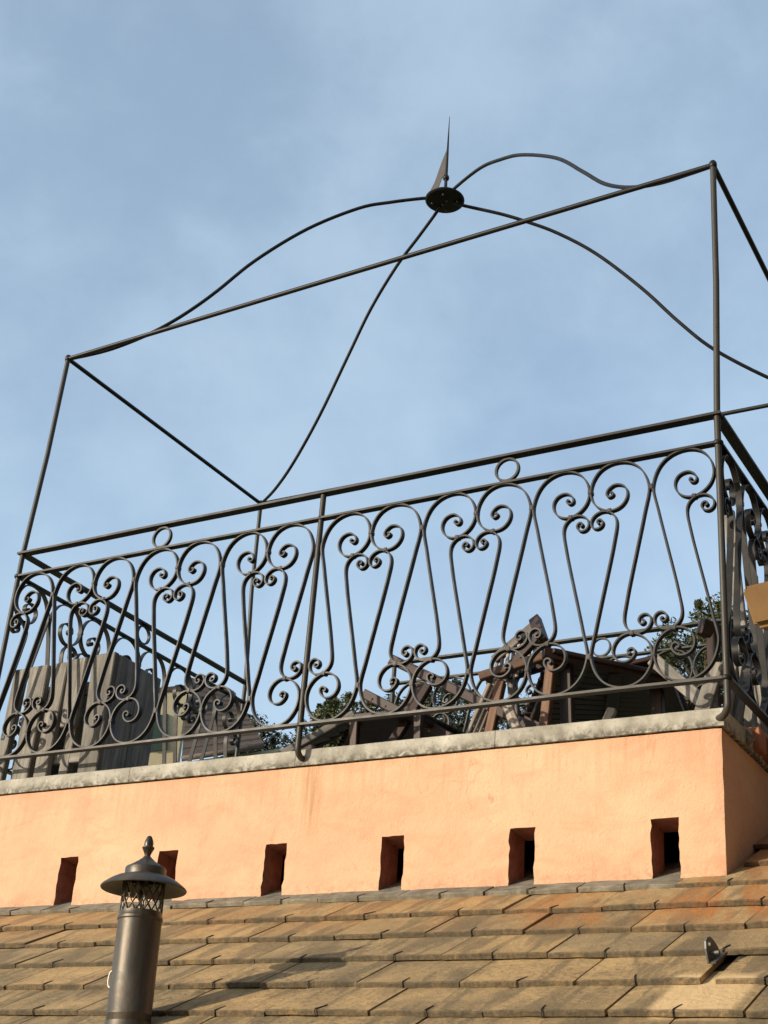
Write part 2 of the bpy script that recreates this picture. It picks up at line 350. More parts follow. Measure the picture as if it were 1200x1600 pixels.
# ================================================================== THE SETTING
W, D, HT, H2, HB = 2.999, 1.659, 2.014, 0.8954, 0.100       # railing plan, eave beam, second rail, bottom rail
WY = 0.045; WX1 = 2.963; WX0 = 0.036; WYB = D - 0.045          # plaster faces of the terrace box
RY0, RZ0 = 0.03, -0.469                                         # a point of the roof plane
cp_, sp_ = math.cos(PITCH), math.sin(PITCH)
def rp(x, s, off=0.0): return Vector((x, RY0 + s * cp_ - sp_ * off, RZ0 + s * sp_ + cp_ * off))
RIDGE_S = 0.86; RIDGE = rp(0, RIDGE_S)

def height(x, y):
    """hill behind the house"""
    dx, dy = x - CAM.x, y - CAM.y; d = math.hypot(dx, dy); az = math.degrees(math.atan2(dx, dy))
    if dy < 12: f = 0.0
    else: f = min(1.0, (dy - 12) / 60.0)
    f = f * f * (3 - 2 * f)
    top = 15.0 + 7.0 / (1 + math.exp(-(az + 27) / 4.0))
    n = noise.noise(Vector((x * 0.03, y * 0.03, 3.1))) * 2.0
    return -9.0 + f * (top + 9.0 * 0.6) + n * f
xs = [-400, -250, -170] + [-120 + 5 * i for i in range(44)] + [130, 180, 260, 400]
ys = [-400, -200, -80, -30] + [0 + 4 * i for i in range(36)] + [180, 260, 400]
V = [(x, y, height(x, y)) for y in ys for x in xs]; nx = len(xs)
F = [(j * nx + i, j * nx + i + 1, (j + 1) * nx + i + 1, (j + 1) * nx + i) for j in range(len(ys) - 1) for i in range(nx - 1)]
tag(link('ground', mesh('ground', V, F, True), TERRAIN), kind='structure')

# ---- the house with its tiled roof and terrace box
house = tag(empty('house', (0, 0, -9)), 'peach plastered house with brown tiled roof and walled roof terrace', 'house')
def part(o): o.matrix_parent_inverse = house.matrix_basis.inverted(); return o
XL, XR, SE = -3.2, 4.74, -3.05                                 # roof extent: left, right, eave
eave = rp(0, SE)
ridge_y, ridge_z = RIDGE.y, RIDGE.z
back_y = 2 * ridge_y - eave.y
# roof slab under the tiles, cut out around the terrace box
def slab_quad(x0, x1, s0, s1, th=0.05, off=-0.034):
    a, b, c, d = rp(x0, s0, off), rp(x1, s0, off), rp(x1, s1, off), rp(x0, s1, off)
    lo = [q - Vector((0, 0, th)) for q in (a, b, c, d)]
    return [a, b, c, d] + lo, [(0, 1, 2, 3), (7, 6, 5, 4), (0, 4, 5, 1), (1, 5, 6, 2), (2, 6, 7, 3), (3, 7, 4, 0)]
parts = [slab_quad(XL, XR, SE, 0.03), slab_quad(WX1 - 0.05, XR, 0.03, RIDGE_S), slab_quad(XL, WX0 + 0.05, 0.03, RIDGE_S)]
def backslope(x0, x1, y0, y1, th=0.05):
    def bz(y): return ridge_z - 0.034 - (y - ridge_y) * math.tan(PITCH)
    top = [Vector((x0, y0, bz(y0))), Vector((x1, y0, bz(y0))), Vector((x1, y1, bz(y1))), Vector((x0, y1, bz(y1)))]
    return top + [q - Vector((0, 0, th)) for q in top], [(0, 1, 2, 3), (7, 6, 5, 4), (0, 4, 5, 1), (1, 5, 6, 2), (2, 6, 7, 3), (3, 7, 4, 0)]
parts += [backslope(XL, WX0 + 0.05, ridge_y, WYB), backslope(WX1 - 0.05, XR, ridge_y, WYB), backslope(XL, XR, WYB - 0.01, back_y)]
roof = part(link('roof', mesh('roof', *join(parts)), m_plain('roof_underlay', (0.10, 0.08, 0.055)), house))

# tiles: one object each where the photograph shows them, one joined field elsewhere
TW, EXP, TH, TLEN = 0.295, 0.199, 0.0145, 0.31
TILT = math.atan(TH / EXP)
def tile_mesh(w, seed, length=TLEN):
    r = random.Random(seed); nx_ = 8; V = []; F = []
    hw = w / 2 - 0.0018
    cols = [-hw + 2 * hw * i / nx_ for i in range(nx_ + 1)]
    j0 = [r.uniform(-0.0015, 0.0015) + (r.uniform(0.002, 0.006) if r.random() < 0.07 else 0) for _ in cols]; sag = r.uniform(-0.001, 0.001); jz = [r.uniform(-0.0013, 0.0013) + sag * math.sin(math.pi * q / nx_) for q in range(nx_ + 1)]
    ch = 0.0022
    for i, x in enumerate(cols):
        e = 0.0012 if i in (0, nx_) else 0
        V += [(x, j0[i] + e, -TH + 0.001), (x, j0[i] + e, -ch + jz[i] - e), (x, j0[i] + ch + e, jz[i] - e), (x, 0.1, jz[i] * 0.5 - e), (x, length, -e), (x, length, -TH + 0.001)]
    for i in range(nx_):
        for k in range(5): F.append((i * 6 + k, (i + 1) * 6 + k, (i + 1) * 6 + k + 1, i * 6 + k + 1))
        F.append((i * 6 + 5, (i + 1) * 6 + 5, (i + 1) * 6, i * 6))
    F.append(tuple(range(6))); F.append(tuple(nx_ * 6 + k for k in range(6))[::-1])
    me = mesh('tile', V, F, True, 25); me.materials.append(TILE); return me
tile_meshes = [tile_mesh(TW, 100 + i) for i in range(10)]
mortar_meshes = []
for i in range(5):
    me = tile_mesh(TW, 300 + i, 0.34); me.materials.clear(); me.materials.append(MORTAR); mortar_meshes.append(me)
# slate hook: wire up the tile face, over the edge
hk = [(0.004, 0.040, 0.0005), (0.001, 0.020, 0.0012), (0, 0.004, 0.0018), (0, -0.0025, 0.0012), (0, -0.0035, -0.006), (0, -0.0030, -0.016)]
hook_v, hook_f = tube_vf([Vector(q) for q in catmull(hk, 3)], 0.0016, 5)
hook_me = mesh('hook', hook_v, hook_f, True); hook_me.materials.append(WIRE)
tile_rot = Matrix.Rotation(PITCH - TILT, 4, 'X')
def in_view(x, s):
    q = rp(x, s) - CAM; z = q.dot(CF)
    if z < 0.3: return False
    u = 600 + FPX * q.dot(CR) / z; v = 800 + FPX * q.dot(CD) / z
    return -110 < u < 1310 and 1200 < v < 1690
S0 = -0.07
fieldV = []
tiles = hooks = 0
for k in range(-5, 16):                                        # row 0 is the flashing row at the wall foot
    s = S0 - (k * EXP)
    if s < SE - 0.05: break
    if s > RIDGE_S - 0.03: continue
    ph = 2.69 + 0.1475 * (k - 1)
    i0 = math.floor((XL - ph) / TW) + 1; i1 = math.floor((XR - ph) / TW)
    for i in range(i0, i1):
        xa = ph + i * TW + rnd.uniform(-0.004, 0.004); xc = xa + TW / 2
        w = TW
        if k < 0:                                              # beside the terrace box
            if xc + TW / 2 < WX1 + 0.02 and xc - TW / 2 > WX0 - 0.02: continue
            if xa < WX1 < xa + TW: w = xa + TW - WX1 + 0.0; xc = WX1 + w / 2
            elif xa < WX0 < xa + TW: continue
            if w < 0.03: continue
        gap = (k == 4 and abs(xa - 3.13) < 0.05)
        if gap: xc += 0.03
        m = Matrix.Translation(rp(xc, s + rnd.uniform(-0.0035, 0.0035), rnd.uniform(-0.0008, 0.0025))) @ tile_rot @ Matrix.Rotation(rnd.gauss(0, 0.006), 4, 'Z') @ Matrix.Rotation(rnd.gauss(0, 0.005), 4, 'Y')
        vis = in_view(xc, s) or in_view(xc, s + 0.15)
        if vis:
            me = (mortar_meshes[rnd.randrange(5)] if (k == 0 and xc < WX1 - 0.12) else tile_meshes[rnd.randrange(10)])
            o = link('tile', me, None, roof); o.matrix_basis = m
            if w < TW - 0.01: o.scale = (w / TW, 1, 1)
            o.matrix_parent_inverse = Matrix.Identity(4); tiles += 1
            if w > TW - 0.01 and rnd.random() > 0.04:
                h = link('hook', hook_me, None, roof); h.matrix_basis = m @ Matrix.Translation((rnd.uniform(-0.008, 0.008) - (0.03 if gap else 0), 0, 0)) @ Matrix.Rotation(rnd.gauss(0, 0.14), 4, 'Z'); hooks += 1
        else:
            b_ = box_vf(-w / 2 + 0.002, w / 2 - 0.002, 0, TLEN, -TH + 0.001, 0)
            fieldV.append(([m @ Vector(q) for q in b_[0]], b_[1]))
for k in range(0, 19):                                          # back slope
    s = k * EXP
    y0 = ridge_y + (s + EXP) * cp_
    for i in range(31):
        x0 = XL + i * TW + (k % 2) * 0.147
        if x0 > XR - TW: continue
        if y0 < WYB + 0.25 and x0 + TW > WX0 and x0 < WX1: continue
        m = Matrix.Translation(Vector((x0, y0, ridge_z - (y0 - ridge_y) * math.tan(PITCH)))) @ Matrix.Rotation(-(PITCH - TILT), 4, 'X')
        b_ = box_vf(0.002, TW - 0.002, -TLEN, 0, -TH + 0.001, 0); fieldV.append(([m @ Vector(q) for q in b_[0]], b_[1]))
fld = link('tile_field', mesh('tile_field', *join(fieldV)), TILE, roof); tag(fld, kind='stuff')
for x0, x1 in ((XL, WX0 - 0.02), (WX1 + 0.02, XR)):             # ridge caps
    n_ = max(1, int((x1 - x0) / 0.33))
    for i in range(n_):
        a0 = x0 + (x1 - x0) * i / n_; a1 = x0 + (x1 - x0) * (i + 1) / n_
        arc = [(math.sin(a) * 0.10, math.cos(a) * 0.07 - 0.035) for a in [R(-80 + 20 * j) for j in range(9)]]
        V = [(x, ridge_y + yy * kk, ridge_z + 0.005 + zz * kk) for x in (a0 + 0.003, a1 + 0.012) for kk in (1.0, 0.88) for yy, zz in arc]
        F = []
        for j in range(8): F += [(j, j + 1, 19 + j - 0, 18 + j), (9 + j + 1, 9 + j, 27 + j, 28 + j), (j, 9 + j, 10 + j, j + 1), (18 + j, 19 + j, 28 + j, 27 + j)]
        F += [(0, 18, 27, 9), (8, 17, 35, 26)]
        link('ridge_tile', mesh('ridge_tile', V, F, True, 30), TILE, roof)

# terrace box: plaster front with the row of vent slots
SLOT_W, SLOT_TOP, SLOT_D = 0.085, -0.294, 0.112
slots = [2.743 - 0.455 * i for i in range(6)] + [0.013 + 0.055]
slots = sorted(s for s in slots if s > 0.2)
ZT, ZB = -0.036, -0.62
def grid(a, b, step, marks=()):
    pts = sorted(set([a, b] + [m for m in marks if a < m < b])); out = []
    for p0, p1 in zip(pts[:-1], pts[1:]):
        n_ = max(1, round((p1 - p0) / step)); out += [p0 + (p1 - p0) * i / n_ for i in range(n_)]
    return out + [b]
gx = grid(WX0, WX1, 0.02, [q for s in slots for q in (s, s + SLOT_W)]); gz = grid(ZB, ZT, 0.02, [SLOT_TOP])
def inslot(x, z): return z < SLOT_TOP - 1e-6 and any(s - 1e-6 < x < s + SLOT_W for s in slots)
def wob(x, z):
    n_ = noise.noise(Vector((x * 7, 0.3, z * 7))) * 0.0026 + noise.noise(Vector((x * 31, 4.1, z * 31))) * 0.0008
    return n_
def slotjit(x, z):
    dx = dz = 0.0
    for s in slots:
        for e in (s, s + SLOT_W):
            if abs(x - e) < 1e-6 and z <= SLOT_TOP + 1e-6: dx = noise.noise(Vector((e * 5, z * 45, 1.7))) * 0.006
        if abs(z - SLOT_TOP) < 1e-6 and s - 1e-6 <= x <= s + SLOT_W + 1e-6: dz = noise.noise(Vector((x * 60, 2.2, 8))) * 0.003
    return dx, dz
V = []; idx = {}; F = []
for i, x in enumerate(gx):
    for j, z in enumerate(gz):
        dx, dz = slotjit(x, z); idx[(i, j)] = len(V)
        edge = 0.004 if i in (0, len(gx) - 1) else 0
        V.append((x + dx + (0 if 0 < i < len(gx) - 1 else noise.noise(Vector((1, z * 20, 5))) * 0.002), WY + wob(x, z) + edge, z + dz))
for i in range(len(gx) - 1):
    for j in range(len(gz) - 1):
        xm, zm = (gx[i] + gx[i + 1]) / 2, (gz[j] + gz[j + 1]) / 2
        if not inslot(xm, zm): F.append((idx[i, j], idx[i + 1, j], idx[i + 1, j + 1], idx[i, j + 1]))
# reveals of the slots, wall returns and back face
NF = len(F)
def addq(a, b, c, d):
    o = len(V); V.extend([a, b, c, d]); F.append((o, o + 1, o + 2, o + 3))
jt = min(range(len(gz)), key=lambda j: abs(gz[j] - SLOT_TOP))
for s in slots:
    for e in (s, s + SLOT_W):
        i = min(range(len(gx)), key=lambda q: abs(gx[q] - e))
        for j in range(jt):
            a = Vector(V[idx[i, j]]); b = Vector(V[idx[i, j + 1]])
            addq(a, b, Vector((e, WY + SLOT_D, b.z)), Vector((e, WY + SLOT_D, a.z)))
    ia = min(range(len(gx)), key=lambda q: abs(gx[q] - s)); ib = min(range(len(gx)), key=lambda q: abs(gx[q] - s - SLOT_W))
    for i in range(ia, ib):
        a = Vector(V[idx[i, jt]]); b = Vector(V[idx[i + 1, jt]])
        addq(a, b, Vector((b.x, WY + SLOT_D, SLOT_TOP - 0.012)), Vector((a.x, WY + SLOT_D, SLOT_TOP - 0.012)))
me = bpy.data.meshes.new('front_wall'); me.from_pydata([tuple(v) for v in V], [], F); me.update()
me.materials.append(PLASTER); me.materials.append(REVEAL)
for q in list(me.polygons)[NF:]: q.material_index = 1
bm = bmesh.new(); bm.from_mesh(me); bmesh.ops.remove_doubles(bm, verts=bm.verts, dist=1e-5); bm.to_mesh(me); bm.free()
me.shade_smooth(); me.set_sharp_from_angle(angle=R(40))
fw = part(link('front_wall', me, PLASTER, house))
# the wall's inner leaf: piers and lintel behind the plaster skin
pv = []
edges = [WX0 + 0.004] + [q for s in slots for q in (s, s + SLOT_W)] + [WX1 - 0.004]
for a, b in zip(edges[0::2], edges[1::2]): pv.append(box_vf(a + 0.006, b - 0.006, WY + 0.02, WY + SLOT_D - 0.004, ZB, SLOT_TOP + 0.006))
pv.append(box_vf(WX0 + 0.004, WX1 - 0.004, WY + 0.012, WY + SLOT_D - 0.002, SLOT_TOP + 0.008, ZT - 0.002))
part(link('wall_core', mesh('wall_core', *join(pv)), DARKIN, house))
def sidewall(name, x0, x1, y0, y1):
    n_ = 24; V = []; F = []
    ysub = [y0 + (y1 - y0) * i / n_ for i in range(n_ + 1)]; zsub = [-0.9 + (ZT + 0.9) * i / 14 for i in range(15)]
    for x in (x0, x1):
        for y in ysub:
            for z in zsub: V.append((x + noise.noise(Vector((x, y * 6, z * 6))) * 0.002, y, z))
    nz = len(zsub); off = len(ysub) * nz
    for s_ in (0, off):
        for i in range(n_):
            for j in range(nz - 1): F.append((s_ + i * nz + j, s_ + (i + 1) * nz + j, s_ + (i + 1) * nz + j + 1, s_ + i * nz + j + 1))
    for i in range(n_):
        F.append((i * nz + nz - 1, (i + 1) * nz + nz - 1, off + (i + 1) * nz + nz - 1, off + i * nz + nz - 1))
    for j in range(nz - 1):
        F.append((j, j + 1, off + j + 1, off + j)); F.append((n_ * nz + j, n_ * nz + j + 1, off + n_ * nz + j + 1, off + n_ * nz + j))
    return part(link(name, mesh(name, V, F, True, 40), PLASTER, house))
sidewall('side_wall', WX1 - 0.11, WX1, WY + 0.0045, WYB); sidewall('side_wall', WX0, WX0 + 0.11, WY + 0.0045, WYB)
part(box('back_wall', (WX0 + 0.11, WX1 - 0.11, WYB - 0.11, WYB, -0.9, ZT), PLASTER, house))
part(box('terrace_floor', (WX0 + 0.02, WX1 - 0.02, WY + 0.02, WYB - 0.02, ZT - 0.06, -0.018), DECK, house))
# concrete copings, each a slightly uneven slab
def coping(x0, x1, y0, y1, seed, rise=0.0):
    z0, z1 = -0.032, 0.024; V = []; F = []
    ax = 'x' if (x1 - x0) > (y1 - y0) else 'y'; L = (x1 - x0) if ax == 'x' else (y1 - y0); n_ = int(L / 0.012)
    def nn(k, a, s=14): return noise.noise(Vector((k * s * L, a, seed))) * 0.0007 + noise.noise(Vector((k * s * 5 * L, a + 9, seed))) * 0.0005
    ring = [(0, 0), (0, 0.1), (0, 0.94), (0.025, 1), (0.975, 1), (1, 0.94), (1, 0)]
    for i in range(n_ + 1):
        k = i / n_
        for q, (a, c) in enumerate(ring):
            d1 = nn(k, q * 1.3); d2 = nn(k, q * 2.1 + 40)
            if ax == 'x': V.append((x0 + L * k, y0 + (y1 - y0) * a + d1, z0 + (z1 - z0) * c + d2))
            else: V.append((x0 + (x1 - x0) * a + d1, y0 + L * k, z0 + (z1 - z0 + min(rise, L * k * 0.2)) * c + d2))
    m_ = len(ring)
    for i in range(n_):
        for q in range(m_): F.append((i * m_ + q, i * m_ + (q + 1) % m_, (i + 1) * m_ + (q + 1) % m_, (i + 1) * m_ + q))
    F.append(tuple(range(m_))); F.append(tuple(n_ * m_ + q for q in range(m_))[::-1])
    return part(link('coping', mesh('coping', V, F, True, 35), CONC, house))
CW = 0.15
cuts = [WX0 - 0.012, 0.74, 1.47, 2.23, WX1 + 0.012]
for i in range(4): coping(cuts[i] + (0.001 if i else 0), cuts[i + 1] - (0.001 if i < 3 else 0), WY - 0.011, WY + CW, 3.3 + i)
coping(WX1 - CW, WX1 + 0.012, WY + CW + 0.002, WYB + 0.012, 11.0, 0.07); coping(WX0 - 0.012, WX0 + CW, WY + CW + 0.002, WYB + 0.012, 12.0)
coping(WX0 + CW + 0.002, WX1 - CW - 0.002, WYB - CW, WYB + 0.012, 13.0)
# walls below the eaves
part(box('lower_wall', (XL + 0.3, XR - 0.3, eave.y + 0.35, back_y - 0.35, -9.0, eave.z + 0.05), PLASTER, house))
for sx_ in (XL + 0.3, XR - 0.5):                               # gable triangles
    V = [(sx_ + dx, y, z) for dx in (0, 0.2) for (y, z) in ((eave.y + 0.35, eave.z + 0.05), (back_y - 0.35, eave.z + 0.05), (ridge_y, ridge_z - 0.13))]
    part(link('gable', mesh('gable', V, [(0, 1, 2), (3, 5, 4), (0, 3, 4, 1), (1, 4, 5, 2), (2, 5, 3, 0)]), PLASTER, house))

# ================================================================== WROUGHT IRON PERGOLA WITH RAILING
iron = tag(empty('iron_pergola', (0, 0, 0)), 'dark wrought iron pergola frame with scrollwork railing around the roof terrace', 'pergola')
PR = 0.0108
cFR = Vector((3.018, 0, 2.023)); cFL = Vector((0.033, 0, 1.968)); cBL = Vector((-0.002, 1.603, 2.003)); cBR = Vector((3.005, 1.6216, 1.993))
corners = {'FL': (Vector((0, 0, 0)), cFL, (0.7, 0.7)), 'FR': (Vector((W, 0, 0)), cFR, (-0.7, 0.7)), 'BL': (Vector((0, D, 0)), cBL, (0.7, -0.7)), 'BR': (Vector((W, D, 0)), cBR, (-0.7, -0.7))}
def jfoot(x, y, dx, dy):
    """post foot: bends back into the coping's face"""
    L = 0.062; P = []
    for a in range(0, 91, 15):
        r_ = 0.030
        P.append(Vector((x + dx * (r_ - r_ * math.cos(R(a))), y + dy * (r_ - r_ * math.cos(R(a))), 0.022 - r_ * math.sin(R(a)))))
    P.append(Vector((x + dx * L, y + dy * L, -0.008))); return P
for nme, (b, tp, dr) in corners.items():
    path = [tp, b + (tp - b) * 0.75 + Vector((0, 0, 0)), Vector((b.x, b.y, 1.0)), Vector((b.x, b.y, 0.5)), Vector((b.x, b.y, 0.08))] + jfoot(b.x, b.y, dr[0] * 1.35, dr[1] * 1.35)
    tube('post', path, PR, PIPE, iron, 12)
    v, f = lathe_vf([(0.001, 0.019), (0.009, 0.017), (0.0135, 0.010), (0.0145, 0.0), (0.0135, -0.010), (0.0108, -0.012)], 14)
    link('post_cap', mesh('post_cap', v, f, True), IRON, iron).location = tp
XB0 = 0.877
tube('post', [Vector((W / 2, 0, 0.996)), Vector((W / 2, 0, 0.5)), Vector((W / 2, 0, 0.08))] + jfoot(W / 2, 0, 0.0, 1.0), PR, PIPE, iron, 12)
tube('post', [Vector((XB0, D, 1.0)), Vector((XB0, D, 0.5)), Vector((XB0, D, 0.08))] + jfoot(XB0, D, 0.0, -1.0), PR, PIPE, iron, 12)
def rail(name, p, q, w, t, off=0.0):
    """flat bar lying on its face, gently uneven as forged"""
    p = Vector(p); q = Vector(q); d = (q - p).normalized(); side = Vector((d.y, -d.x, 0)); n_ = 24; V = []; F = []
    for i in range(n_ + 1):
        k = i / n_; c = p + (q - p) * k + Vector((0, 0, noise.noise(Vector((p.x * 3 + k * 5, p.y * 7 + p.z * 9, 2.2))) * 0.0022))
        for (a, b) in ((-1, -1), (1, -1), (1, 1), (-1, 1)): V.append(c + side * a * w / 2 + Vector((0, 0, b * t / 2)))
    for i in range(n_):
        for k in range(4): F.append((i * 4 + k, i * 4 + (k + 1) % 4, i * 4 + 4 + (k + 1) % 4, i * 4 + 4 + k))
    F += [(0, 1, 2, 3), tuple(n_ * 4 + k for k in (3, 2, 1, 0))]
    return link(name, mesh(name, V, F, True, 30), EDGE if name == 'bottom_rail' else IRON, iron)  # bottom rail in a paler mix of the same iron
HRW, HRT = 0.036, 0.009
rail('handrail', (-0.018, 0, 1.0), (W + 0.016, 0, 1.0), HRW, HRT)
rail('handrail', (0, 0.019, 0.9995), (0, D + 0.018, 0.9995), HRW, HRT)
rail('handrail', (W, 0.019, 0.9995), (W, D + 0.018, 0.9995), HRW, HRT)
rail('handrail', (XB0 - 0.03, D, 0.9985), (W - 0.019, D, 0.9985), HRW, HRT)
for z, nm in ((H2, 'upper_rail'), (HB, 'bottom_rail')):
    for p, q in (((0.01, 0, z), (W - 0.01, 0, z)), ((0, 0.01, z), (0, D - 0.01, z)), ((W, 0.01, z), (W, D - 0.01, z)), ((XB0 + 0.01, D, z), (W - 0.01, D, z))):
        rail(nm, p, q, 0.028, 0.008)
    for (x, y) in ((0, 0), (W, 0), (0, D), (W, D), (W / 2, 0), (XB0, D)):
        big = 0.0175 if (x, y) != (W / 2, 0) else 0.0150
        v, f = lathe_vf([(PR, 0.007), (big - 0.002, 0.0065), (big, 0.003), (big, -0.003), (big - 0.002, -0.0065), (PR, -0.007)], 16)
        link('post_collar', mesh('post_collar', v, f, True, 40), IRON, iron).location = (x, y, z)
# scroll bars: half cell measured from the photograph (u from the A-collar, height)
UP = [(0.1400, 0.7800), (0.1365, 0.7840), (0.1320, 0.7815), (0.1315, 0.7755), (0.1360, 0.7700), (0.1435, 0.7675), (0.1505, 0.7700), (0.1545, 0.7770), (0.1530, 0.7885), (0.1440, 0.8005), (0.1290, 0.8090), (0.1110, 0.8085), (0.0940, 0.8000), (0.0835, 0.7840), (0.0815, 0.7650), (0.0880, 0.7455), (0.1020, 0.7290), (0.1210, 0.7195),
      (0.1420, 0.7175), (0.1640, 0.7235), (0.1850, 0.7370), (0.2010, 0.7560), (0.2100, 0.7790), (0.2112, 0.8030), (0.2060, 0.8290), (0.1940, 0.8530), (0.1760, 0.8730), (0.1520, 0.8860), (0.1250, 0.8915), (0.0960, 0.8895), (0.0680, 0.8800), (0.0440, 0.8630), (0.0260, 0.8400), (0.0130, 0.8100), (0.0065, 0.7780)]
LEG = [(0.0090, 0.7500), (0.0205, 0.7000), (0.0320, 0.6450), (0.0440, 0.5900), (0.0560, 0.5350), (0.0680, 0.4800), (0.0790, 0.4280), (0.0880, 0.3800), (0.0940, 0.3450), (0.0945, 0.3200), (0.0880, 0.3010), (0.0750, 0.2870), (0.0580, 0.2790), (0.0400, 0.2780), (0.0230, 0.2840), (0.0100, 0.2960), (0.0045, 0.3110), (0.0070, 0.3255), (0.0165, 0.3350), (0.0290, 0.3370), (0.0405, 0.3310), (0.0460, 0.3205), (0.0440, 0.3105), (0.0365, 0.3050), (0.0285, 0.3075), (0.0265, 0.3140), (0.0300, 0.3185), (0.0345, 0.3165)]
bar = catmull(UP + LEG, 4)
BW, BT = 0.0205, 0.0054
def scroll_set(p, q, n_half, startA):
    """fill a bay p->q with n half cells; the bars are single parts that share two meshes per cell width"""
    p = Vector(p); q = Vector(q); L = (q - p).length; d = (q - p).normalized(); ang = math.atan2(d.y, d.x)
    cw = (L - 0.026) / n_half; k = cw / 0.2142
    b1 = [(x * k, z) for x, z in bar]; b2 = [(cw - x * k, 0.9965 - z) for x, z in bar]
    me1 = mesh('scroll_bar', *strip_vf(b1, BW, BT), True, 40); me2 = mesh('scroll_bar', *strip_vf(b2, BW, BT), True, 40)
    m1 = mesh('scroll_bar', *strip_vf([(-x, z) for x, z in b1], BW, BT), True, 40); m2 = mesh('scroll_bar', *strip_vf([(-x, z) for x, z in b2], BW, BT), True, 40)
    cc = mesh('collar', *box_vf(-0.0082, 0.0082, -BW / 2 - 0.0025, BW / 2 + 0.0025, -0.0095, 0.0095)); bev(cc, 0.002, 2)
    cs = mesh('collar', *box_vf(-0.0072, 0.0072, -BW / 2 - 0.0025, BW / 2 + 0.0025, -0.0075, 0.0075)); bev(cs, 0.002, 2)
    for me in (me1, me2, m1, m2, cc, cs): me.materials.append(IRON)
    def put(name, me, u, z=0.0, tilt=0.0):
        o = link(name, me, None, iron); o.location = p + d * u + Vector((0, 0, z)); o.rotation_euler = (0, tilt, ang); return o
    A = startA
    for i in range(n_half):
        u0 = 0.013 + i * cw; j = lambda: rnd.gauss(0, 0.0008)
        if A:   put('scroll_bar', me1, u0 + j()); put('scroll_bar', me2, u0 + j())
        else:   put('scroll_bar', m1, u0 + cw + j()); put('scroll_bar', m2, u0 + cw + j())
        ua = u0 if A else u0 + cw; sg = 1 if A else -1
        put('collar', cs, ua + sg * 0.0695 * k, 0.2790, 0.12 * sg + 1.57); put('collar', cs, ua + sg * 0.1447 * k, 0.7175, 0.12 * sg + 1.57)
        if i < n_half - 1:                                    # at the far side of this half cell
            if A: put('collar', cc, u0 + cw, 0.2175); put('collar', cs, u0 + cw, 0.797)
            else: put('collar', cc, u0 + cw, 0.7785); put('collar', cs, u0 + cw, 0.1990)
        A = not A
scroll_set((W / 2, 0, 0), (W, 0, 0), 7, True)
scroll_set((0, 0, 0), (W / 2, 0, 0), 7, False)
scroll_set((0, 0, 0), (0, D, 0), 8, False)
scroll_set((W, 0, 0), (W, D, 0), 8, False)
scroll_set((XB0, D, 0), (W, D, 0), 10, True)
def torus_vf(R0, r0, n=40, m_=8): 
    return tube_vf([Vector((R0 * math.cos(2 * math.pi * i / n), 0, R0 * math.sin(2 * math.pi * i / n))) for i in range(n + 1)], r0, m_)
ring_me = mesh('ring', *strip_vf([(0.0425 * math.cos(2 * math.pi * i / 48), 0.0425 * math.sin(2 * math.pi * i / 48)) for i in range(49)], 0.014, 0.0075), True, 40); ring_me.materials.append(IRON)
for (x, y, a) in ((W * 0.25, 0, 0), (W * 0.752, 0, 0), (0, D / 2, 90), (W, D / 2, 90), ((XB0 + W) / 2, D, 0)):
    o = link('ring', ring_me, None, iron); o.location = (x, y, 0.9475); o.rotation_euler = (0, 0, R(a))
# roof frame
def bow(p, q, sag=0.0, n_=16): return [p + (q - p) * (i / n_) + Vector((0, 0, -sag * math.sin(math.pi * i / n_))) for i in range(n_ + 1)]
tube('roof_beam', bow(cFL, cFR, -0.004), 0.0098, IRON, iron, 10); tube('roof_beam', bow(cBL, cBR, 0.0), 0.0098, IRON, iron, 10)
tube('roof_beam', bow(cFL, cBL, 0.0), 0.0098, IRON, iron, 10); tube('roof_beam', bow(cFR, cBR, 0.0), 0.0098, IRON, iron, 10)
HUB = at(695, 313, 0.82)
ogee = {'FL': [(0.055, 3.000), (0.158, 2.962), (0.249, 2.914), (0.39, 2.773), (0.525, 2.575), (0.62, 2.390), (0.684, 2.277), (0.747, 2.183), (0.812, 2.105), (0.9, 2.025)],
        'FR': [(0.05, 3.015), (0.163, 2.998), (0.25, 2.943), (0.347, 2.856), (0.49, 2.666), (0.588, 2.479), (0.667, 2.324), (0.753, 2.207), (0.843, 2.124), (0.93, 2.065)],
        'BL': [(0.045, 2.962), (0.128, 2.912), (0.246, 2.845), (0.381, 2.712), (0.496, 2.532), (0.646, 2.290), (0.791, 2.115), (0.904, 2.030)],
        'BR': [(0.055, 2.965), (0.153, 2.925), (0.224, 2.885), (0.312, 2.822), (0.417, 2.710), (0.537, 2.525), (0.636, 2.340), (0.725, 2.200), (0.861, 2.062), (0.94, 2.015)]}
for nme, prof in ogee.items():
    tp = corners[nme][1]; P = []
    for r_, z in [(0.022, 0.35 * prof[0][1] + 0.65 * HUB.z)] + prof + [(1.0, tp.z - 0.002)]:
        q = HUB + (tp - HUB) * r_; P.append((q.x, q.y, z))
    tube('roof_arch', [Vector(q) for q in catmull(P, 6)], 0.0082, IRON, iron, 10)
v, f = lathe_vf([(0.0005, -0.014), (0.050, -0.013), (0.088, -0.008), (0.0945, -0.002), (0.0945, 0.004), (0.09, 0.008), (0.02, 0.016), (0.0005, 0.017)], 40)
hub = link('hub', mesh('hub', v, f, True, 35), IRON, iron); hub.location = HUB
bolt = mesh('bolt', *lathe_vf([(0.0005, -0.008), (0.0055, -0.007), (0.0065, 0.0)], 8)); bolt.materials.append(STEEL)
for a, r_ in ((20, 0.06), (110, 0.06), (200, 0.06), (290, 0.06), (150, 0.018), (330, 0.018)):
    o = link('bolt', bolt, None, hub); o.location = (r_ * math.cos(R(a)), r_ * math.sin(R(a)), -0.011)
tip = at(702.5, 182, 0.82) - HUB
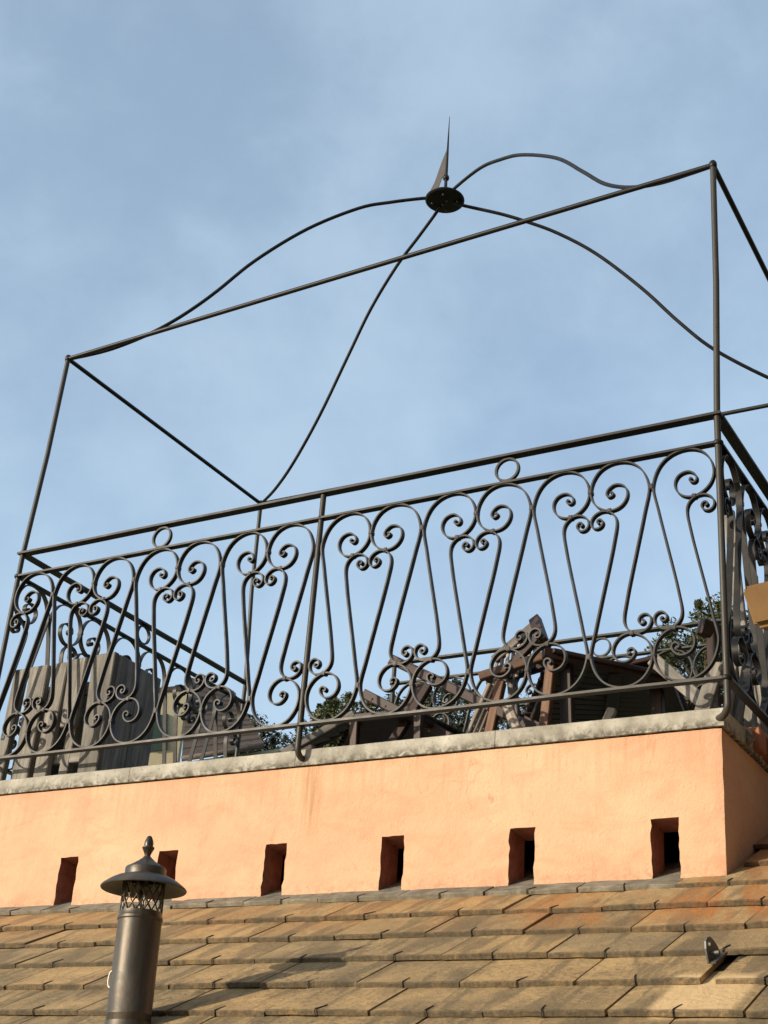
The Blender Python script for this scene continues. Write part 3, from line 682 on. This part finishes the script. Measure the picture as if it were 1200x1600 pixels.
tube('finial_rod', [HUB + Vector((0, 0, 0.012)), HUB + tip * 0.35, HUB + tip * 0.55, HUB + tip], [0.0085, 0.0075, 0.006, 0.0012], IRON, iron, 10)
v, f = lathe_vf([(0.007, 0.014), (0.014, 0.010), (0.016, 0.0), (0.014, -0.010), (0.007, -0.014)], 12)
link('finial_knob', mesh('finial_knob', v, f, True), IRON, iron).location = HUB + tip * 0.26
# pennant vane: a fretted sheet that swings back from the rod
vd = Vector((-0.985, 0.17, 0)).normalized(); vn = Vector((0.17, 0.985, 0))
zt, zb_ = tip.z * 0.60, tip.z * 0.10
out = [(0.004, zt), (0.055, zt * 0.82), (0.135, zt * 0.45), (0.20, zb_ + 0.035), (0.235, zb_), (0.16, zb_ + 0.012), (0.145, zb_ + 0.035), (0.11, zb_ + 0.02), (0.085, zb_ + 0.045), (0.05, zb_ + 0.09), (0.004, zb_ + 0.12)]
V = [HUB + vd * a + Vector((tip.x * c / tip.z, 0, c)) + vn * s_ for s_ in (0.0015, -0.0015) for a, c in [(0.004 + (a_ - 0.004) * 0.5, c_) for a_, c_ in out]]; n_ = len(out)
link('vane', mesh('vane', V, [tuple(range(n_)), tuple(range(2 * n_ - 1, n_ - 1, -1))] + [(i, (i + 1) % n_, n_ + (i + 1) % n_, n_ + i) for i in range(n_)]), m_plain('vane_sheet', (0.040, 0.036, 0.034), 0.55, 0.4), iron)

# ================================================================== CHIMNEY PIPE
dray = ray(200, 1600); nrm = Vector((0, -sp_, cp_)); kk = nrm.dot(Vector((0, RY0, RZ0)) - CAM) / nrm.dot(dray); cbase = CAM + dray * kk
chim = tag(empty('chimney_pipe', cbase), 'round dark metal chimney pipe with lattice collar, wide cap and acorn finial', 'chimney')
chim.rotation_euler = (0, R(-2.2), 0)
PRAD = 0.0560
def lp(name, prof, seg=44, mat=COPPER, parent=chim, sharp=35):
    v, f = lathe_vf(prof, seg); return link(name, mesh(name, v, f, True, sharp), mat, parent)
pipe = lp('pipe', [(PRAD, -0.10), (PRAD, 0.018), (PRAD + 0.0012, 0.020), (PRAD + 0.0012, 0.023), (PRAD, 0.025), (PRAD, 0.249), (PRAD + 0.0022, 0.252), (PRAD + 0.0022, 0.258), (PRAD, 0.261), (PRAD - 0.001, 0.272), (PRAD - 0.004, 0.272), (PRAD - 0.004, 0.05)])
tube('seam', [Vector((-PRAD * 0.98, PRAD * 0.2, z)) for z in (0.0, 0.13, 0.249)], 0.0016, COPPER, pipe, 6)
bars = []
for sgn in (1, -1):
    for k in range(16):
        a0 = 2 * math.pi * k / 16; pts = []
        for i in range(7):
            h_ = i / 6; a = a0 + sgn * h_ * 0.95; pts.append(Vector(((PRAD - 0.0022) * math.cos(a), (PRAD - 0.0025) * math.sin(a), 0.270 + 0.088 * h_)))
        bars.append(tube_vf(pts, 0.00165, 5))
v, f = join(bars); link('lattice', mesh('lattice', v, f, True), COPPER, chim)
for k in range(4):
    a = R(45 + 90 * k); box('cap_stay', (-0.004, 0.004, -0.0012, 0.0012, 0.262, 0.366), COPPER, chim).location = ((PRAD - 0.006) * math.cos(a), (PRAD - 0.006) * math.sin(a), 0)
cap = lp('cap', [(0.050, 0.366), (0.072, 0.359), (0.095, 0.349), (0.1085, 0.3405), (0.1105, 0.3405), (0.1115, 0.343), (0.1085, 0.3475), (0.090, 0.361), (0.074, 0.3695), (0.058, 0.374), (0.0535, 0.376), (0.0535, 0.3935), (0.052, 0.3965), (0.040, 0.403), (0.022, 0.415), (0.0125, 0.423), (0.0095, 0.427), (0.0005, 0.428)]); cap.location.z = -0.011
lp('finial', [(0.0085, 0.424), (0.0085, 0.429), (0.0115, 0.437), (0.0165, 0.4455), (0.0185, 0.4490), (0.0180, 0.4515), (0.0140, 0.4530), (0.0135, 0.4560), (0.0140, 0.4600), (0.0125, 0.4680), (0.0090, 0.4750), (0.0085, 0.4765), (0.0075, 0.4790), (0.0040, 0.4815), (0.0003, 0.4825)], 24, COPPER, cap).scale = (0.88, 0.88, 1.0)
lp('flashing', [(PRAD + 0.0005, 0.004), (PRAD + 0.002, -0.004), (PRAD + 0.008, -0.03), (PRAD + 0.03, -0.06)], 32)
cb = at(171, 1530, cbase.y + 0.05)
cbl = tag(tube('cable_loop', [cb + Vector((0.007 * math.sin(a) + 0.004, 0, 0.020 * math.cos(a))) for a in [R(20 - 220 * i / 14) for i in range(15)]] + [cb + Vector((0.03, 0.02, -0.04)), cb + Vector((0.02, 0.03, -0.12))], 0.0025, WHITE, None, 6), 'small loop of white cable peeking out beside the chimney pipe', 'cable')

# ================================================================== ROOF BRACKET
brk = tag(empty('roof_bracket', rp(3.128, -0.735, 0.002)), 'small grey metal bracket plate with two holes on the roof tiles', 'bracket')
brk.scale = (0.85, 0.85, 0.85); brk.rotation_euler = (PITCH, 0, R(-10))
bm = bmesh.new()
outl = [(0.045, 0.0), (0.040, 0.030), (0.022, 0.062), (0.008, 0.078), (-0.010, 0.082), (-0.024, 0.074), (-0.034, 0.050), (-0.038, 0.020), (-0.038, 0.0)]
def loop(pts):
    vs_ = [bm.verts.new((0, a, b)) for a, b in pts]; return [bm.edges.new((vs_[i], vs_[(i + 1) % len(vs_)])) for i in range(len(vs_))]
es = loop(outl)
for (cy, cz, rr_) in ((-0.008, 0.058, 0.0085), (-0.008, 0.024, 0.0065)): es += loop([(cy + rr_ * math.cos(2 * math.pi * i / 12), cz + rr_ * math.sin(2 * math.pi * i / 12)) for i in range(12)])
r_ = bmesh.ops.triangle_fill(bm, use_beauty=True, use_dissolve=False, edges=es)
g = bmesh.ops.extrude_face_region(bm, geom=[q for q in bm.faces]); bmesh.ops.translate(bm, vec=(0.005, 0, 0), verts=[q for q in g['geom'] if isinstance(q, bmesh.types.BMVert)])
bmesh.ops.recalc_face_normals(bm, faces=bm.faces)
me = bpy.data.meshes.new('plate'); bm.to_mesh(me); bm.free(); link('plate', me, STEEL, brk).scale = (1, 0.9, 0.74)
box('foot', (-0.002, 0.022, -0.030, 0.05, -0.004, 0.001), STEEL, brk)
tube('bolt', [Vector((0.004, -0.007, 0.018)), Vector((0.028, -0.007, 0.018))], 0.006, STEEL, brk, 8)

# ================================================================== THINGS ON THE TERRACE
FLOOR = -0.018
# --- weathered slatted planter crate at the left end, close behind the railing
crate = tag(empty('plank_crate', (0.30, 0.24, FLOOR)), 'weathered grey wooden plank crate standing behind the railing at the left end', 'crate')
y0 = 0.105
tops = [(24, 1048), (55, 1045), (90, 1036), (120, 1030), (150, 1024), (184, 1020)]
px = [(26, 43), (52, 81), (87, 110), (113, 139), (148, 184)]
for n_, (a, b) in enumerate(px):
    ta = at(a, 1050 - (a - 24) * 0.19, y0); tb = at(b, 1050 - (b - 24) * 0.19, y0)
    xm = (ta.x + tb.x) / 2; w = max(0.045, (tb.x - ta.x)); zt = (ta.z + tb.z) / 2
    zb = FLOOR if n_ != 3 else 0.24                            # the fourth plank is broken off short
    stick('plank', (xm, y0 + rnd.uniform(-0.006, 0.006), zt + rnd.uniform(-0.003, 0.004)), (xm + (-0.012, 0.006, -0.010, 0.0, 0.012)[n_], y0 + rnd.uniform(-0.004, 0.008), zb), w, 0.030, GREYWOOD, crate, bevel=0.004, taper=(0.9, 0.82, 0.86, 0.9, 0.80)[n_])
xr = at(184, 1020, y0).x
for i, (ya, yb, zz) in enumerate(((0.117, 0.245, 0.525), (0.247, 0.385, 0.515))):
    stick('side_board', (xr - 0.005, (ya + yb) / 2, 0.03), (xr - 0.005, (ya + yb) / 2, zz), yb - ya, 0.022, GREYWOOD, crate, ref=(1, 0, 0), bevel=0.004)
for i, x in enumerate((0.07, 0.19, 0.32, xr - 0.045)):
    stick('leg', (x, y0 + 0.035, FLOOR), (x + 0.012, y0 + 0.035, 0.30), 0.045, 0.035, GREYWOOD, crate)
for x in (0.06, xr - 0.05): stick('leg', (x, 0.37, FLOOR), (x, 0.37, 0.48), 0.045, 0.035, GREYWOOD, crate)
for z in (0.12, 0.40): stick('cleat', (0.045, y0 + 0.03, z), (xr - 0.02, y0 + 0.03, z), 0.04, 0.022, GREYWOOD, crate)
for i in range(3): stick('back_board', (0.10 + 0.148 * i, 0.215 + 0.004 * i, FLOOR), (0.10 + 0.148 * i, 0.215 + 0.004 * i, 0.47), 0.140, 0.02, GREYWOOD, crate)

def down(p, q, z=FLOOR):
    """extend the bar p->q beyond q to the floor"""
    p = Vector(p); q = Vector(q); d = q - p
    return p + d * ((z - p.z) / d.z)
# --- folded reddish deck chair left of the middle
ch = tag(empty('folded_deck_chair', (1.7, 0.55, FLOOR)), 'folded reddish brown wooden deck chair lying behind the middle of the railing', 'deck chair')
stick('side_rail', at(622, 1036, 0.55), down(at(622, 1036, 0.55), at(766, 1105, 0.42)), 0.034, 0.026, TEAK, ch)
stick('side_rail', at(612, 1030, 0.90), down(at(612, 1030, 0.90), at(745, 1092, 0.80)), 0.038, 0.026, TEAK, ch)
stick('seat_rail', at(569, 1084, 0.50), down(at(569, 1084, 0.50), at(690, 1146, 0.44)), 0.036, 0.026, TEAK, ch)
stick('seat_rail', at(575, 1088, 0.85), down(at(575, 1088, 0.85), at(690, 1150, 0.8)), 0.036, 0.026, TEAK, ch)
stick('leg', at(669, 1070, 0.46), down(at(669, 1070, 0.46), at(620, 1151, 0.40)), 0.038, 0.026, TEAK, ch)
stick('leg', at(660, 1068, 0.86), down(at(660, 1068, 0.86), at(618, 1145, 0.82)), 0.042, 0.026, TEAK, ch)
stick('foot_rail', at(554, 1116, 0.42), down(at(554, 1116, 0.42), at(482, 1156, 0.36)), 0.030, 0.024, GREYWOOD, ch)
stick('foot_rail', at(565, 1124, 0.70), down(at(565, 1124, 0.70), at(500, 1160, 0.66)), 0.034, 0.024, TEAK, ch)
for i in range(9):
    k = i / 8.0
    a = at(569, 1084, 0.50).lerp(down(at(569, 1084, 0.50), at(690, 1146, 0.44)), 0.10 + 0.75 * k); b = at(575, 1088, 0.85).lerp(down(at(575, 1088, 0.85), at(690, 1150, 0.8)), 0.10 + 0.75 * k)
    stick('slat', a + Vector((0, 0, -0.004)), b + Vector((0, 0, -0.004)), 0.060, 0.012, TEAK, ch, ref=(0.4, 0, 1))
for i in range(6):
    k = i / 5.0
    a = at(622, 1036, 0.55).lerp(at(766, 1105, 0.42), 0.1 + 0.8 * k); b = at(612, 1030, 0.90).lerp(at(745, 1092, 0.80), 0.1 + 0.8 * k)
    stick('slat', a, b, 0.034, 0.012, TEAK, ch, ref=(0.4, 0, 1))
for i in range(5):
    k = i / 4.0
    a = at(554, 1116, 0.42).lerp(at(482, 1156, 0.36), 0.05 + 0.9 * k); b = at(565, 1124, 0.70).lerp(at(500, 1160, 0.66), 0.05 + 0.9 * k)
    stick('slat', a, b, 0.075, 0.012, TEAK, ch, ref=(-0.4, 0, 1))
SZ = 0.235
def atz(u, v, z): d = ray(u, v); return CAM + d * ((z - CAM.z) / d.z)
a0, a1, b1, b0 = atz(556, 1121, SZ), atz(655, 1112, SZ), atz(735, 1152, SZ), atz(528, 1172, SZ)
for i in range(10):
    k = i / 9.0; stick('slat', a0.lerp(b0, k), a1.lerp(b1, k), (a0 - b0).length / 9 * 0.88, 0.016, TEAK, ch, ref=(0, 0, 1))
for k in (0.04, 0.96): stick('seat_frame', a0.lerp(a1, k) + Vector((0, 0, -0.02)), b0.lerp(b1, k) + Vector((0, 0, -0.02)), 0.03, 0.024, TEAK, ch, ref=(0, 0, 1))
for q in (a0, a1, b0, b1): stick('leg', (q.x, q.y, SZ - 0.008), (q.x + 0.01, q.y, FLOOR), 0.03, 0.026, TEAK, ch)
# --- tipped slatted chair with its curved back up
cb_ = tag(empty('slatted_chair', (2.1, 0.5, FLOOR)), 'tipped brown slatted chair with its pointed backrest sticking up behind the railing', 'chair')
stick('back_post', at(842, 972, 0.62), at(772, 1032, 0.60), 0.034, 0.026, GREYWOOD, cb_)
stick('back_post', at(846, 990, 0.46), at(790, 1050, 0.44), 0.030, 0.026, TEAK, cb_)
stick('back_tip', at(836, 968, 0.60), at(848, 1004, 0.46), 0.042, 0.03, TEAK, cb_)
for i in range(8):
    k = i / 7.0; a = at(838 - 62 * k, 985 + 52 * k, 0.60); b = at(834 - 62 * k, 1046 + 26 * k, 0.50)
    stick('slat', a, b, 0.014, 0.010, PALEWOOD if i % 2 else TEAK, cb_)
stick('seat_rail', at(749, 1058, 0.40), at(868, 1020, 0.46), 0.032, 0.026, ORANGEWOOD, cb_)
stick('seat_rail', at(760, 1066, 0.72), at(880, 1030, 0.78), 0.040, 0.030, TEAK, cb_)
for i in range(4):
    a = at(765 + 7.5 * i, 1068 - 1.5 * i, 0.42 + 0.015 * i); stick('slat', a, down(a, at(733 + 8.6 * i, 1141 - 0.5 * i, 0.38 + 0.015 * i)), 0.0150, 0.012, PALEWOOD, cb_)
a = at(783, 1066, 0.43); stick('leg', a, down(a, at(768, 1135, 0.40)), 0.034, 0.030, ORANGEWOOD, cb_)
a = at(863, 1024, 0.45); stick('leg', a, down(a, at(852, 1128, 0.42)), 0.034, 0.030, ORANGEWOOD, cb_)
a = at(800, 1060, 0.74); stick('leg', a, down(a, at(806, 1133, 0.72)), 0.034, 0.030, GREYWOOD, cb_)
for i in range(6):
    k = i / 5.0; a = at(757, 1056, 0.41).lerp(at(860, 1024, 0.455), k); b = at(768, 1064, 0.72).lerp(at(874, 1032, 0.78), k)
    stick('slat', a, b, 0.030, 0.012, TEAK, cb_, ref=(-0.2, 0, 1))
stb = tag(empty('offcut_board', at(800, 1110, 0.30)), 'short pale grey board end leaning just behind the coping, left of the orange chair leg', 'board')
a = at(793, 1102, 0.30); stick('plank', a, down(a, at(806, 1136, 0.27)), 0.034, 0.018, PALEWOOD, stb)
stb = tag(empty('wooden_peg', at(955, 1112, 0.28)), 'small pale wooden peg showing above the coping under the dark slatted table', 'peg')
a = at(957, 1108, 0.28); stick('plank', a, down(a, at(951, 1122, 0.27)), 0.030, 0.022, PALEWOOD, stb)
# --- slatted table lying tilted
tb_ = tag(empty('slatted_table', (2.45, 0.75, FLOOR)), 'dark reddish slatted wooden table tilted on its edge behind the right half of the railing', 'table')
def atz(u, v, z): d = ray(u, v); return CAM + d * ((z - CAM.z) / d.z)
TZ = 0.425
A0, A1, B1, B0 = atz(860, 1019, TZ), atz(1052, 1060, TZ), atz(1085, 1132, TZ), atz(812, 1132, TZ)      # horizontal top seen from below
for i in range(13):
    k = i / 12.0; a = A0.lerp(B0, k); b = A1.lerp(B1, k)
    stick('slat', a, b, (A0 - B0).length / 12 * 0.78, 0.018, TEAK, tb_, ref=(0, 0, 1))
for k in (0.07, 0.52, 0.95):
    stick('crossbar', A0.lerp(A1, k) + Vector((0, 0, -0.024)), B0.lerp(B1, k) + Vector((0, 0, -0.024)), 0.045, 0.028, TEAK, tb_, ref=(0, 0, 1))
stick('edge_rail', A0.lerp(A1, -0.02) + Vector((-0.012, -0.018, -0.008)), A1 + Vector((-0.012, -0.018, -0.008)), 0.040, 0.022, TEAK, tb_, ref=(0.3, -1, 0))
for q, m_ in ((A0.lerp(B1, 0.10), TEAK), (A1.lerp(B0, 0.10), TEAK), (B0.lerp(A1, 0.08), TEAK), (B1.lerp(A0, 0.10), TEAK)):
    stick('leg', (q.x, q.y, TZ - 0.012), (q.x + 0.02, q.y, FLOOR), 0.044, 0.036, m_, tb_)
for (u, v, y) in ((955, 1030, 0.80),):                        # a folded leaf standing up on the top
    q = A0.lerp(A1, 0.55); stick('folded_leaf', q + Vector((-0.10, 0.10, 0.014)), q + Vector((0.08, 0.16, 0.062)), 0.09, 0.018, TEAK, tb_, ref=(0, 0.2, 1))
# --- loose grey board and red beam at the right end
bd = tag(empty('grey_board', at(1060, 1064, 0.34)), 'loose weathered grey board slanting down to the right beside the railing corner', 'board')
a = at(1020, 1030, 0.42); stick('plank', a, down(a, at(1092, 1092, 0.34)), 0.046, 0.02, GREYWOOD, bd)
bd2 = tag(empty('grey_post_board', at(1110, 1066, 0.26)), 'short upright grey board leaning behind the bottom of the right corner post', 'board')
a = at(1121, 1036, 0.28); stick('plank', a, down(a, at(1103, 1096, 0.26)), 0.050, 0.022, GREYWOOD, bd2)
# --- weathered folding chair leaning on the right railing
rc = tag(empty('leaning_folding_chair', (2.88, 0.60, FLOOR)), 'weathered grey folding chair leaning against the right side railing', 'folding chair')
for (u1, v1, y1, u2, v2, y2, w, m_) in ((1139, 800, 0.62, 1163, 1030, 0.50, 0.040, GREYWOOD), (1150, 905, 0.70, 1180, 1120, 0.58, 0.034, GREYWOOD), (1176, 900, 0.80, 1192, 1110, 0.66, 0.036, GREYWOOD), (1152, 1000, 0.40, 1136, 1118, 0.34, 0.030, GREYWOOD), (1170, 1020, 0.46, 1152, 1130, 0.36, 0.030, GREYWOOD)):
    a = at(u1, v1, y1); stick('slat', a, down(a, at(u2, v2, y2)), w, 0.018, m_, rc)
bm_a = at(1094, 978, 0.60); bm_b = at(1150, 1004, 0.72)
stick('arm_rest', bm_a, bm_b, 0.058, 0.04, TEAK, rc)
a = at(1112, 992, 0.64); stick('leg', a, down(a, at(1118, 1110, 0.56)), 0.034, 0.03, TEAK, rc)
a = at(1142, 1000, 0.74); stick('leg', a, down(a, at(1150, 1110, 0.66)), 0.034, 0.03, TEAK, rc)
for k in range(3):
    stick('rung', at(1118, 1040 + 26 * k, 0.58), at(1186, 1052 + 26 * k, 0.70), 0.026, 0.018, TEAK if k != 1 else GREYWOOD, rc)
for i, (u, v) in enumerate(((1170, 1105), (1186, 1128))):
    br = at(u, v, 0.36); o = box('brick', (br.x - 0.05, br.x + 0.04, 0.33 + 0.1 * i, 0.40 + 0.1 * i, FLOOR, FLOOR + 0.075), m_plain('red_brick', (0.30, 0.12, 0.065), 0.9) if i == 0 else bpy.data.materials['red_brick'], None, 0.004)
    tag(o, ('red brick lying on the terrace edge nearest the right corner post', 'second red brick on the terrace edge, further from the corner post')[i], 'brick', 'bricks on the terrace edge')

# ================================================================== ADDED SHADE HOUSE AND THE BEAM (house unseen, put in to cut sky light)
blocker = tag(empty('added_shade_house', (6.5, -5.0, -9.0)), 'unseen dark stone house added to shade the right side of the roof terrace', 'house')
STONE = m_plain('dark_stone', (0.10, 0.085, 0.075), 0.95, 0, 0.4, 2)  # kept dark so the added house bounces little light
def apart(name, b): 
    o = box(name, b, STONE, blocker, 0.02); o.matrix_parent_inverse = blocker.matrix_basis.inverted(); return o
apart('side_blocker', (4.76, 9.0, -3.0, 4.2, -9.0, 3.4)); apart('rear_blocker', (3.3, 9.0, -10.0, -4.7, -9.0, 5.0))  # unseen volumes placed to block sky beside and behind the camera
BD = 1.55                                        # distance of the beam's end from the camera
q0, q1 = CAM + ray(1153, 916) * BD, CAM + ray(1175, 981) * BD
beam = tag(empty('timber_beam', (4.77, q0.y, q0.z)), 'tan timber beam end jutting in close at the right edge', 'beam')
ex = Vector((1, -0.02, 0.10)).normalized()
qs = [q0, q0 + Vector((0.05, 0.11, 0.0)), q1, q1 + Vector((0.05, 0.11, 0.0))]
V = qs + [q + ex * ((4.80 - q.x) / ex.x) for q in qs]
me = mesh('beam', [q - beam.location for q in V], [(0, 1, 3, 2), (4, 6, 7, 5), (0, 4, 5, 1), (2, 3, 7, 6), (0, 2, 6, 4), (1, 5, 7, 3)]); bev(me, 0.005, 3)
link('timber', me, TANWOOD, beam)
p_ = [loc_ - beam.location for loc_ in ((V[4] + V[7]) / 2 + Vector((-0.03, 0, -0.02)), (V[4] + V[7]) / 2 + Vector((-0.03, 0, -0.30)), (V[0] + V[7]) / 2)]
stick('brace', p_[1], p_[2] + Vector((0.2, 0, 0)), 0.05, 0.05, TANWOOD, None).parent = beam

# ================================================================== BEHIND: house, trees on the hill
def frame_house(dist, u_mid, v_mid):
    o = far(u_mid, v_mid, dist); d = ray(u_mid, v_mid); f_ = Vector((d.x, d.y, 0)).normalized(); r_ = Vector((f_.y, -f_.x, 0)); return o, r_, f_
DH = 45.0
O_, RX, FX = frame_house(DH, 320, 1160)
gz_ = height(O_.x, O_.y)
nh = tag(empty('neighbour_house', (O_.x, O_.y, gz_ - 0.3)), 'pale yellow house with green shutter and brown roof beyond the left of the terrace', 'house')
def hx(u, v, depth=0.0):
    """pixel -> point on the vertical plane through O_ facing the camera, shifted back"""
    n_ = FX; o = O_ + FX * depth; d = ray(u, v); k = n_.dot(o - CAM) / n_.dot(d); return CAM + d * k
def hpart(name, V, F, mat):
    o = link(name, mesh(name, [q - nh.location for q in V], F), mat, nh); return o
def block(name, pts, depth, mat, dz0=None):
    top = list(pts); V = top + [q + FX * depth for q in top]; n_ = len(top)
    return hpart(name, V, [tuple(range(n_)), tuple(range(2 * n_ - 1, n_ - 1, -1))] + [(i, (i + 1) % n_, n_ + (i + 1) % n_, n_ + i) for i in range(n_)], mat)
def drop(q): return Vector((q.x, q.y, gz_ - 0.3))
a, b = hx(150, 1092), hx(293, 1078); block('wall', [drop(a), drop(b), b, a], 5.0, YELLOW)
a, b = hx(146, 1091, -0.04), hx(296, 1077, -0.04); up = Vector((0, 0, 0.16)); block('roof_edge', [a, b, b + up, a + up], 5.1, FARROOF)
sa, sb, sc, sd = hx(240, 1174, -0.02), hx(262, 1171, -0.02), hx(263, 1116, -0.02), hx(241, 1119, -0.02); sh = block('shutter', [sa - FX * 0.05, sb - FX * 0.05, sc - FX * 0.05, sd - FX * 0.05], 0.06, GREEN)
wa, wb, wc, wd = hx(222, 1176, -0.02), hx(239, 1174, -0.02), hx(240, 1119, -0.02), hx(223, 1121, -0.02); block('window', [q - FX * 0.012 for q in (wa, wb, wc, wd)], 0.02, m_plain('dark_pane', (0.02, 0.025, 0.03), 0.15))
# lower wing with a brown roof running down to a gutter
a, b = hx(294, 1190, -1.6), hx(520, 1158, -1.6); block('wing_wall', [drop(a), drop(b), b, a], 5.0, YELLOW)
r0, r1, r2, r3 = hx(284, 1183, -2.1), hx(412, 1163, -2.1), hx(365, 1080, 2.2), hx(294, 1058, 2.2)
nrows = 12
for i in range(nrows):
    k0, k1 = i / nrows, (i + 1) / nrows
    q0, q1, q2, q3 = r0.lerp(r3, k0), r1.lerp(r2, k0), r1.lerp(r2, k1 + 0.01), r0.lerp(r3, k1 + 0.01)
    l_ = Vector((0, 0, 0.06)); dn = Vector((0, 0, -0.05))
    hpart('roof_course', [q0 + l_, q1 + l_, q2, q3, q0 + dn, q1 + dn, q2 + dn, q3 + dn], [(0, 1, 2, 3), (7, 6, 5, 4), (0, 4, 5, 1), (1, 5, 6, 2), (2, 6, 7, 3), (3, 7, 4, 0)], FARROOF)
gv, gf = tube_vf([r0 - nh.location + Vector((0, 0, -0.08)) - FX * 0.1, r1 - nh.location + Vector((0, 0, -0.08)) - FX * 0.1], 0.09, 8); link('gutter', mesh('gutter', gv, gf, True), m_plain('gutter_brown', (0.10, 0.075, 0.06)), nh)

def tree(name, u, v, dist, rx, rz, n, leaf, mat, seed, label, gap=0.35):
    """u, v is the top of the crown; rx, rz the crown's half width and half height in metres"""
    r = random.Random(seed); top = far(u, v, dist); c = top - Vector((0, 0, rz)); g_ = height(c.x, c.y)
    root = tag(empty(name, (c.x, c.y, g_ - 0.2)), label, 'tree', 'trees on the hillside behind the terrace'); cz = c.z - root.location.z
    # trunk and limbs
    P = [tube_vf([Vector((0, 0, 0)), Vector((r.uniform(-.1, .1), r.uniform(-.1, .1), cz * 0.5)), Vector((0, 0, cz))], [0.06 * rz + 0.08, 0.045 * rz + 0.05, 0.03 * rz], 8)]
    lobes = []
    for i in range(16):
        a = r.uniform(0, 2 * math.pi); e = r.uniform(-0.75, 1.0); rad = r.uniform(0.45, 0.85)
        q = Vector((math.cos(a) * rx * rad * math.sqrt(max(0.05, 1 - e * e * 0.8)), math.sin(a) * rx * rad * math.sqrt(max(0.05, 1 - e * e * 0.8)), e * rz * 0.8))
        lobes.append((q, r.uniform(0.22, 0.42)))
        P.append(tube_vf([Vector((0, 0, max(0.1, cz - rz * 0.7))), Vector((q.x * 0.5, q.y * 0.5, cz + q.z * 0.5 - 0.1 * rz)), Vector((q.x, q.y, cz + q.z))], [0.02 * rz + 0.02, 0.014 * rz + 0.012, 0.006], 5))
    lobes.append((Vector((0, 0, rz * 0.72)), 0.28))
    for i in range(14):
        a = r.uniform(0, 2 * math.pi); e = r.uniform(-0.2, 1.0); lobes.append((Vector((math.cos(a) * rx * 0.90 * math.sqrt(1.05 - e * e), math.sin(a) * rx * 0.90 * math.sqrt(1.05 - e * e), e * rz * 0.9)), r.uniform(0.07, 0.15)))
    v_, f_ = join(P); link('trunk', mesh('trunk', v_, f_, True), BARK, root)
    V = []; F = []
    for i in range(int(n * 1.7)):
        q, s_ = r.choice(lobes); d = Vector((r.gauss(0, 1), r.gauss(0, 1), r.gauss(0, 1))).normalized() * (r.random() ** 0.45) * s_
        p = Vector((q.x + d.x * rx, q.y + d.y * rx, cz + q.z + d.z * rz))
        ax = Vector((r.gauss(0, 1), r.gauss(0, 1), r.gauss(0, 0.6))).normalized(); bx = ax.cross(Vector((r.gauss(0, 1), r.gauss(0, 1), r.gauss(0, 1)))).normalized()
        l_ = leaf * 0.85 * r.choice((0.55, 0.75, 1.0, 1.0, 1.35, 1.7)); w_ = l_ * r.uniform(0.3, 0.5); o = len(V)
        V += [p - ax * l_, p + bx * w_, p + ax * l_, p - bx * w_]; F.append((o, o + 1, o + 2, o + 3))
    link('crown', mesh('crown', V, F), mat, root); return root
T = [(1100, 942, 30, 1.25, 1.4, 5200, 0.055, LEAF_A, 'olive green tree rising tallest behind the right corner post'),
     (1068, 1000, 32, 1.3, 1.3, 4200, 0.060, LEAF_B, 'dark bushy tree just left of the tallest right tree'),
     (1165, 960, 31, 1.5, 1.7, 4200, 0.060, LEAF_B, 'dark tree behind the right side railing'),
     (1010, 1045, 36, 1.7, 1.5, 3600, 0.065, LEAF_C, 'light green low tree right of the dark slatted table'),
     (545, 1080, 38, 0.9, 1.1, 5200, 0.055, LEAF_C, 'light green rounded tree right of the middle post foot'),
     (508, 1099, 39, 0.9, 1.1, 3600, 0.055, LEAF_A, 'small olive tree nearest the middle post foot'),
     (600, 1088, 37, 1.2, 1.4, 4200, 0.060, LEAF_A, 'olive tree behind the back of the deck chair'),
     (692, 1062, 40, 1.3, 1.4, 3800, 0.065, LEAF_B, 'dark tree seen between deck chair and slatted chair'),
     (735, 1080, 42, 1.1, 1.3, 2800, 0.065, LEAF_A, 'olive tree left of the slatted chair seat'),
     (640, 1096, 36, 1.4, 1.5, 3200, 0.065, LEAF_B, 'dark low tree under the folded deck chair rails'),
     (398, 1116, 50, 1.0, 1.5, 3200, 0.065, LEAF_B, 'dark tree right of the yellow house roof'),
     (438, 1143, 52, 1.2, 1.3, 3000, 0.065, LEAF_B, 'low dark tree between the yellow house and the middle post foot'),
     (925, 1085, 44, 1.5, 1.4, 2200, 0.07, LEAF_B, 'dark tree hidden mostly by the slatted table'),
     (820, 1085, 44, 1.4, 1.3, 2400, 0.07, LEAF_B, 'dark tree seen through the slatted chair')]
for i, (u, v, d, rx, rz, n, lf, m_, lab) in enumerate(T):
    tree('broadleaf_tree', u, v, d, rx, rz, n, lf, m_, 40 + i, lab)
print('tiles', tiles, 'hooks', hooks)
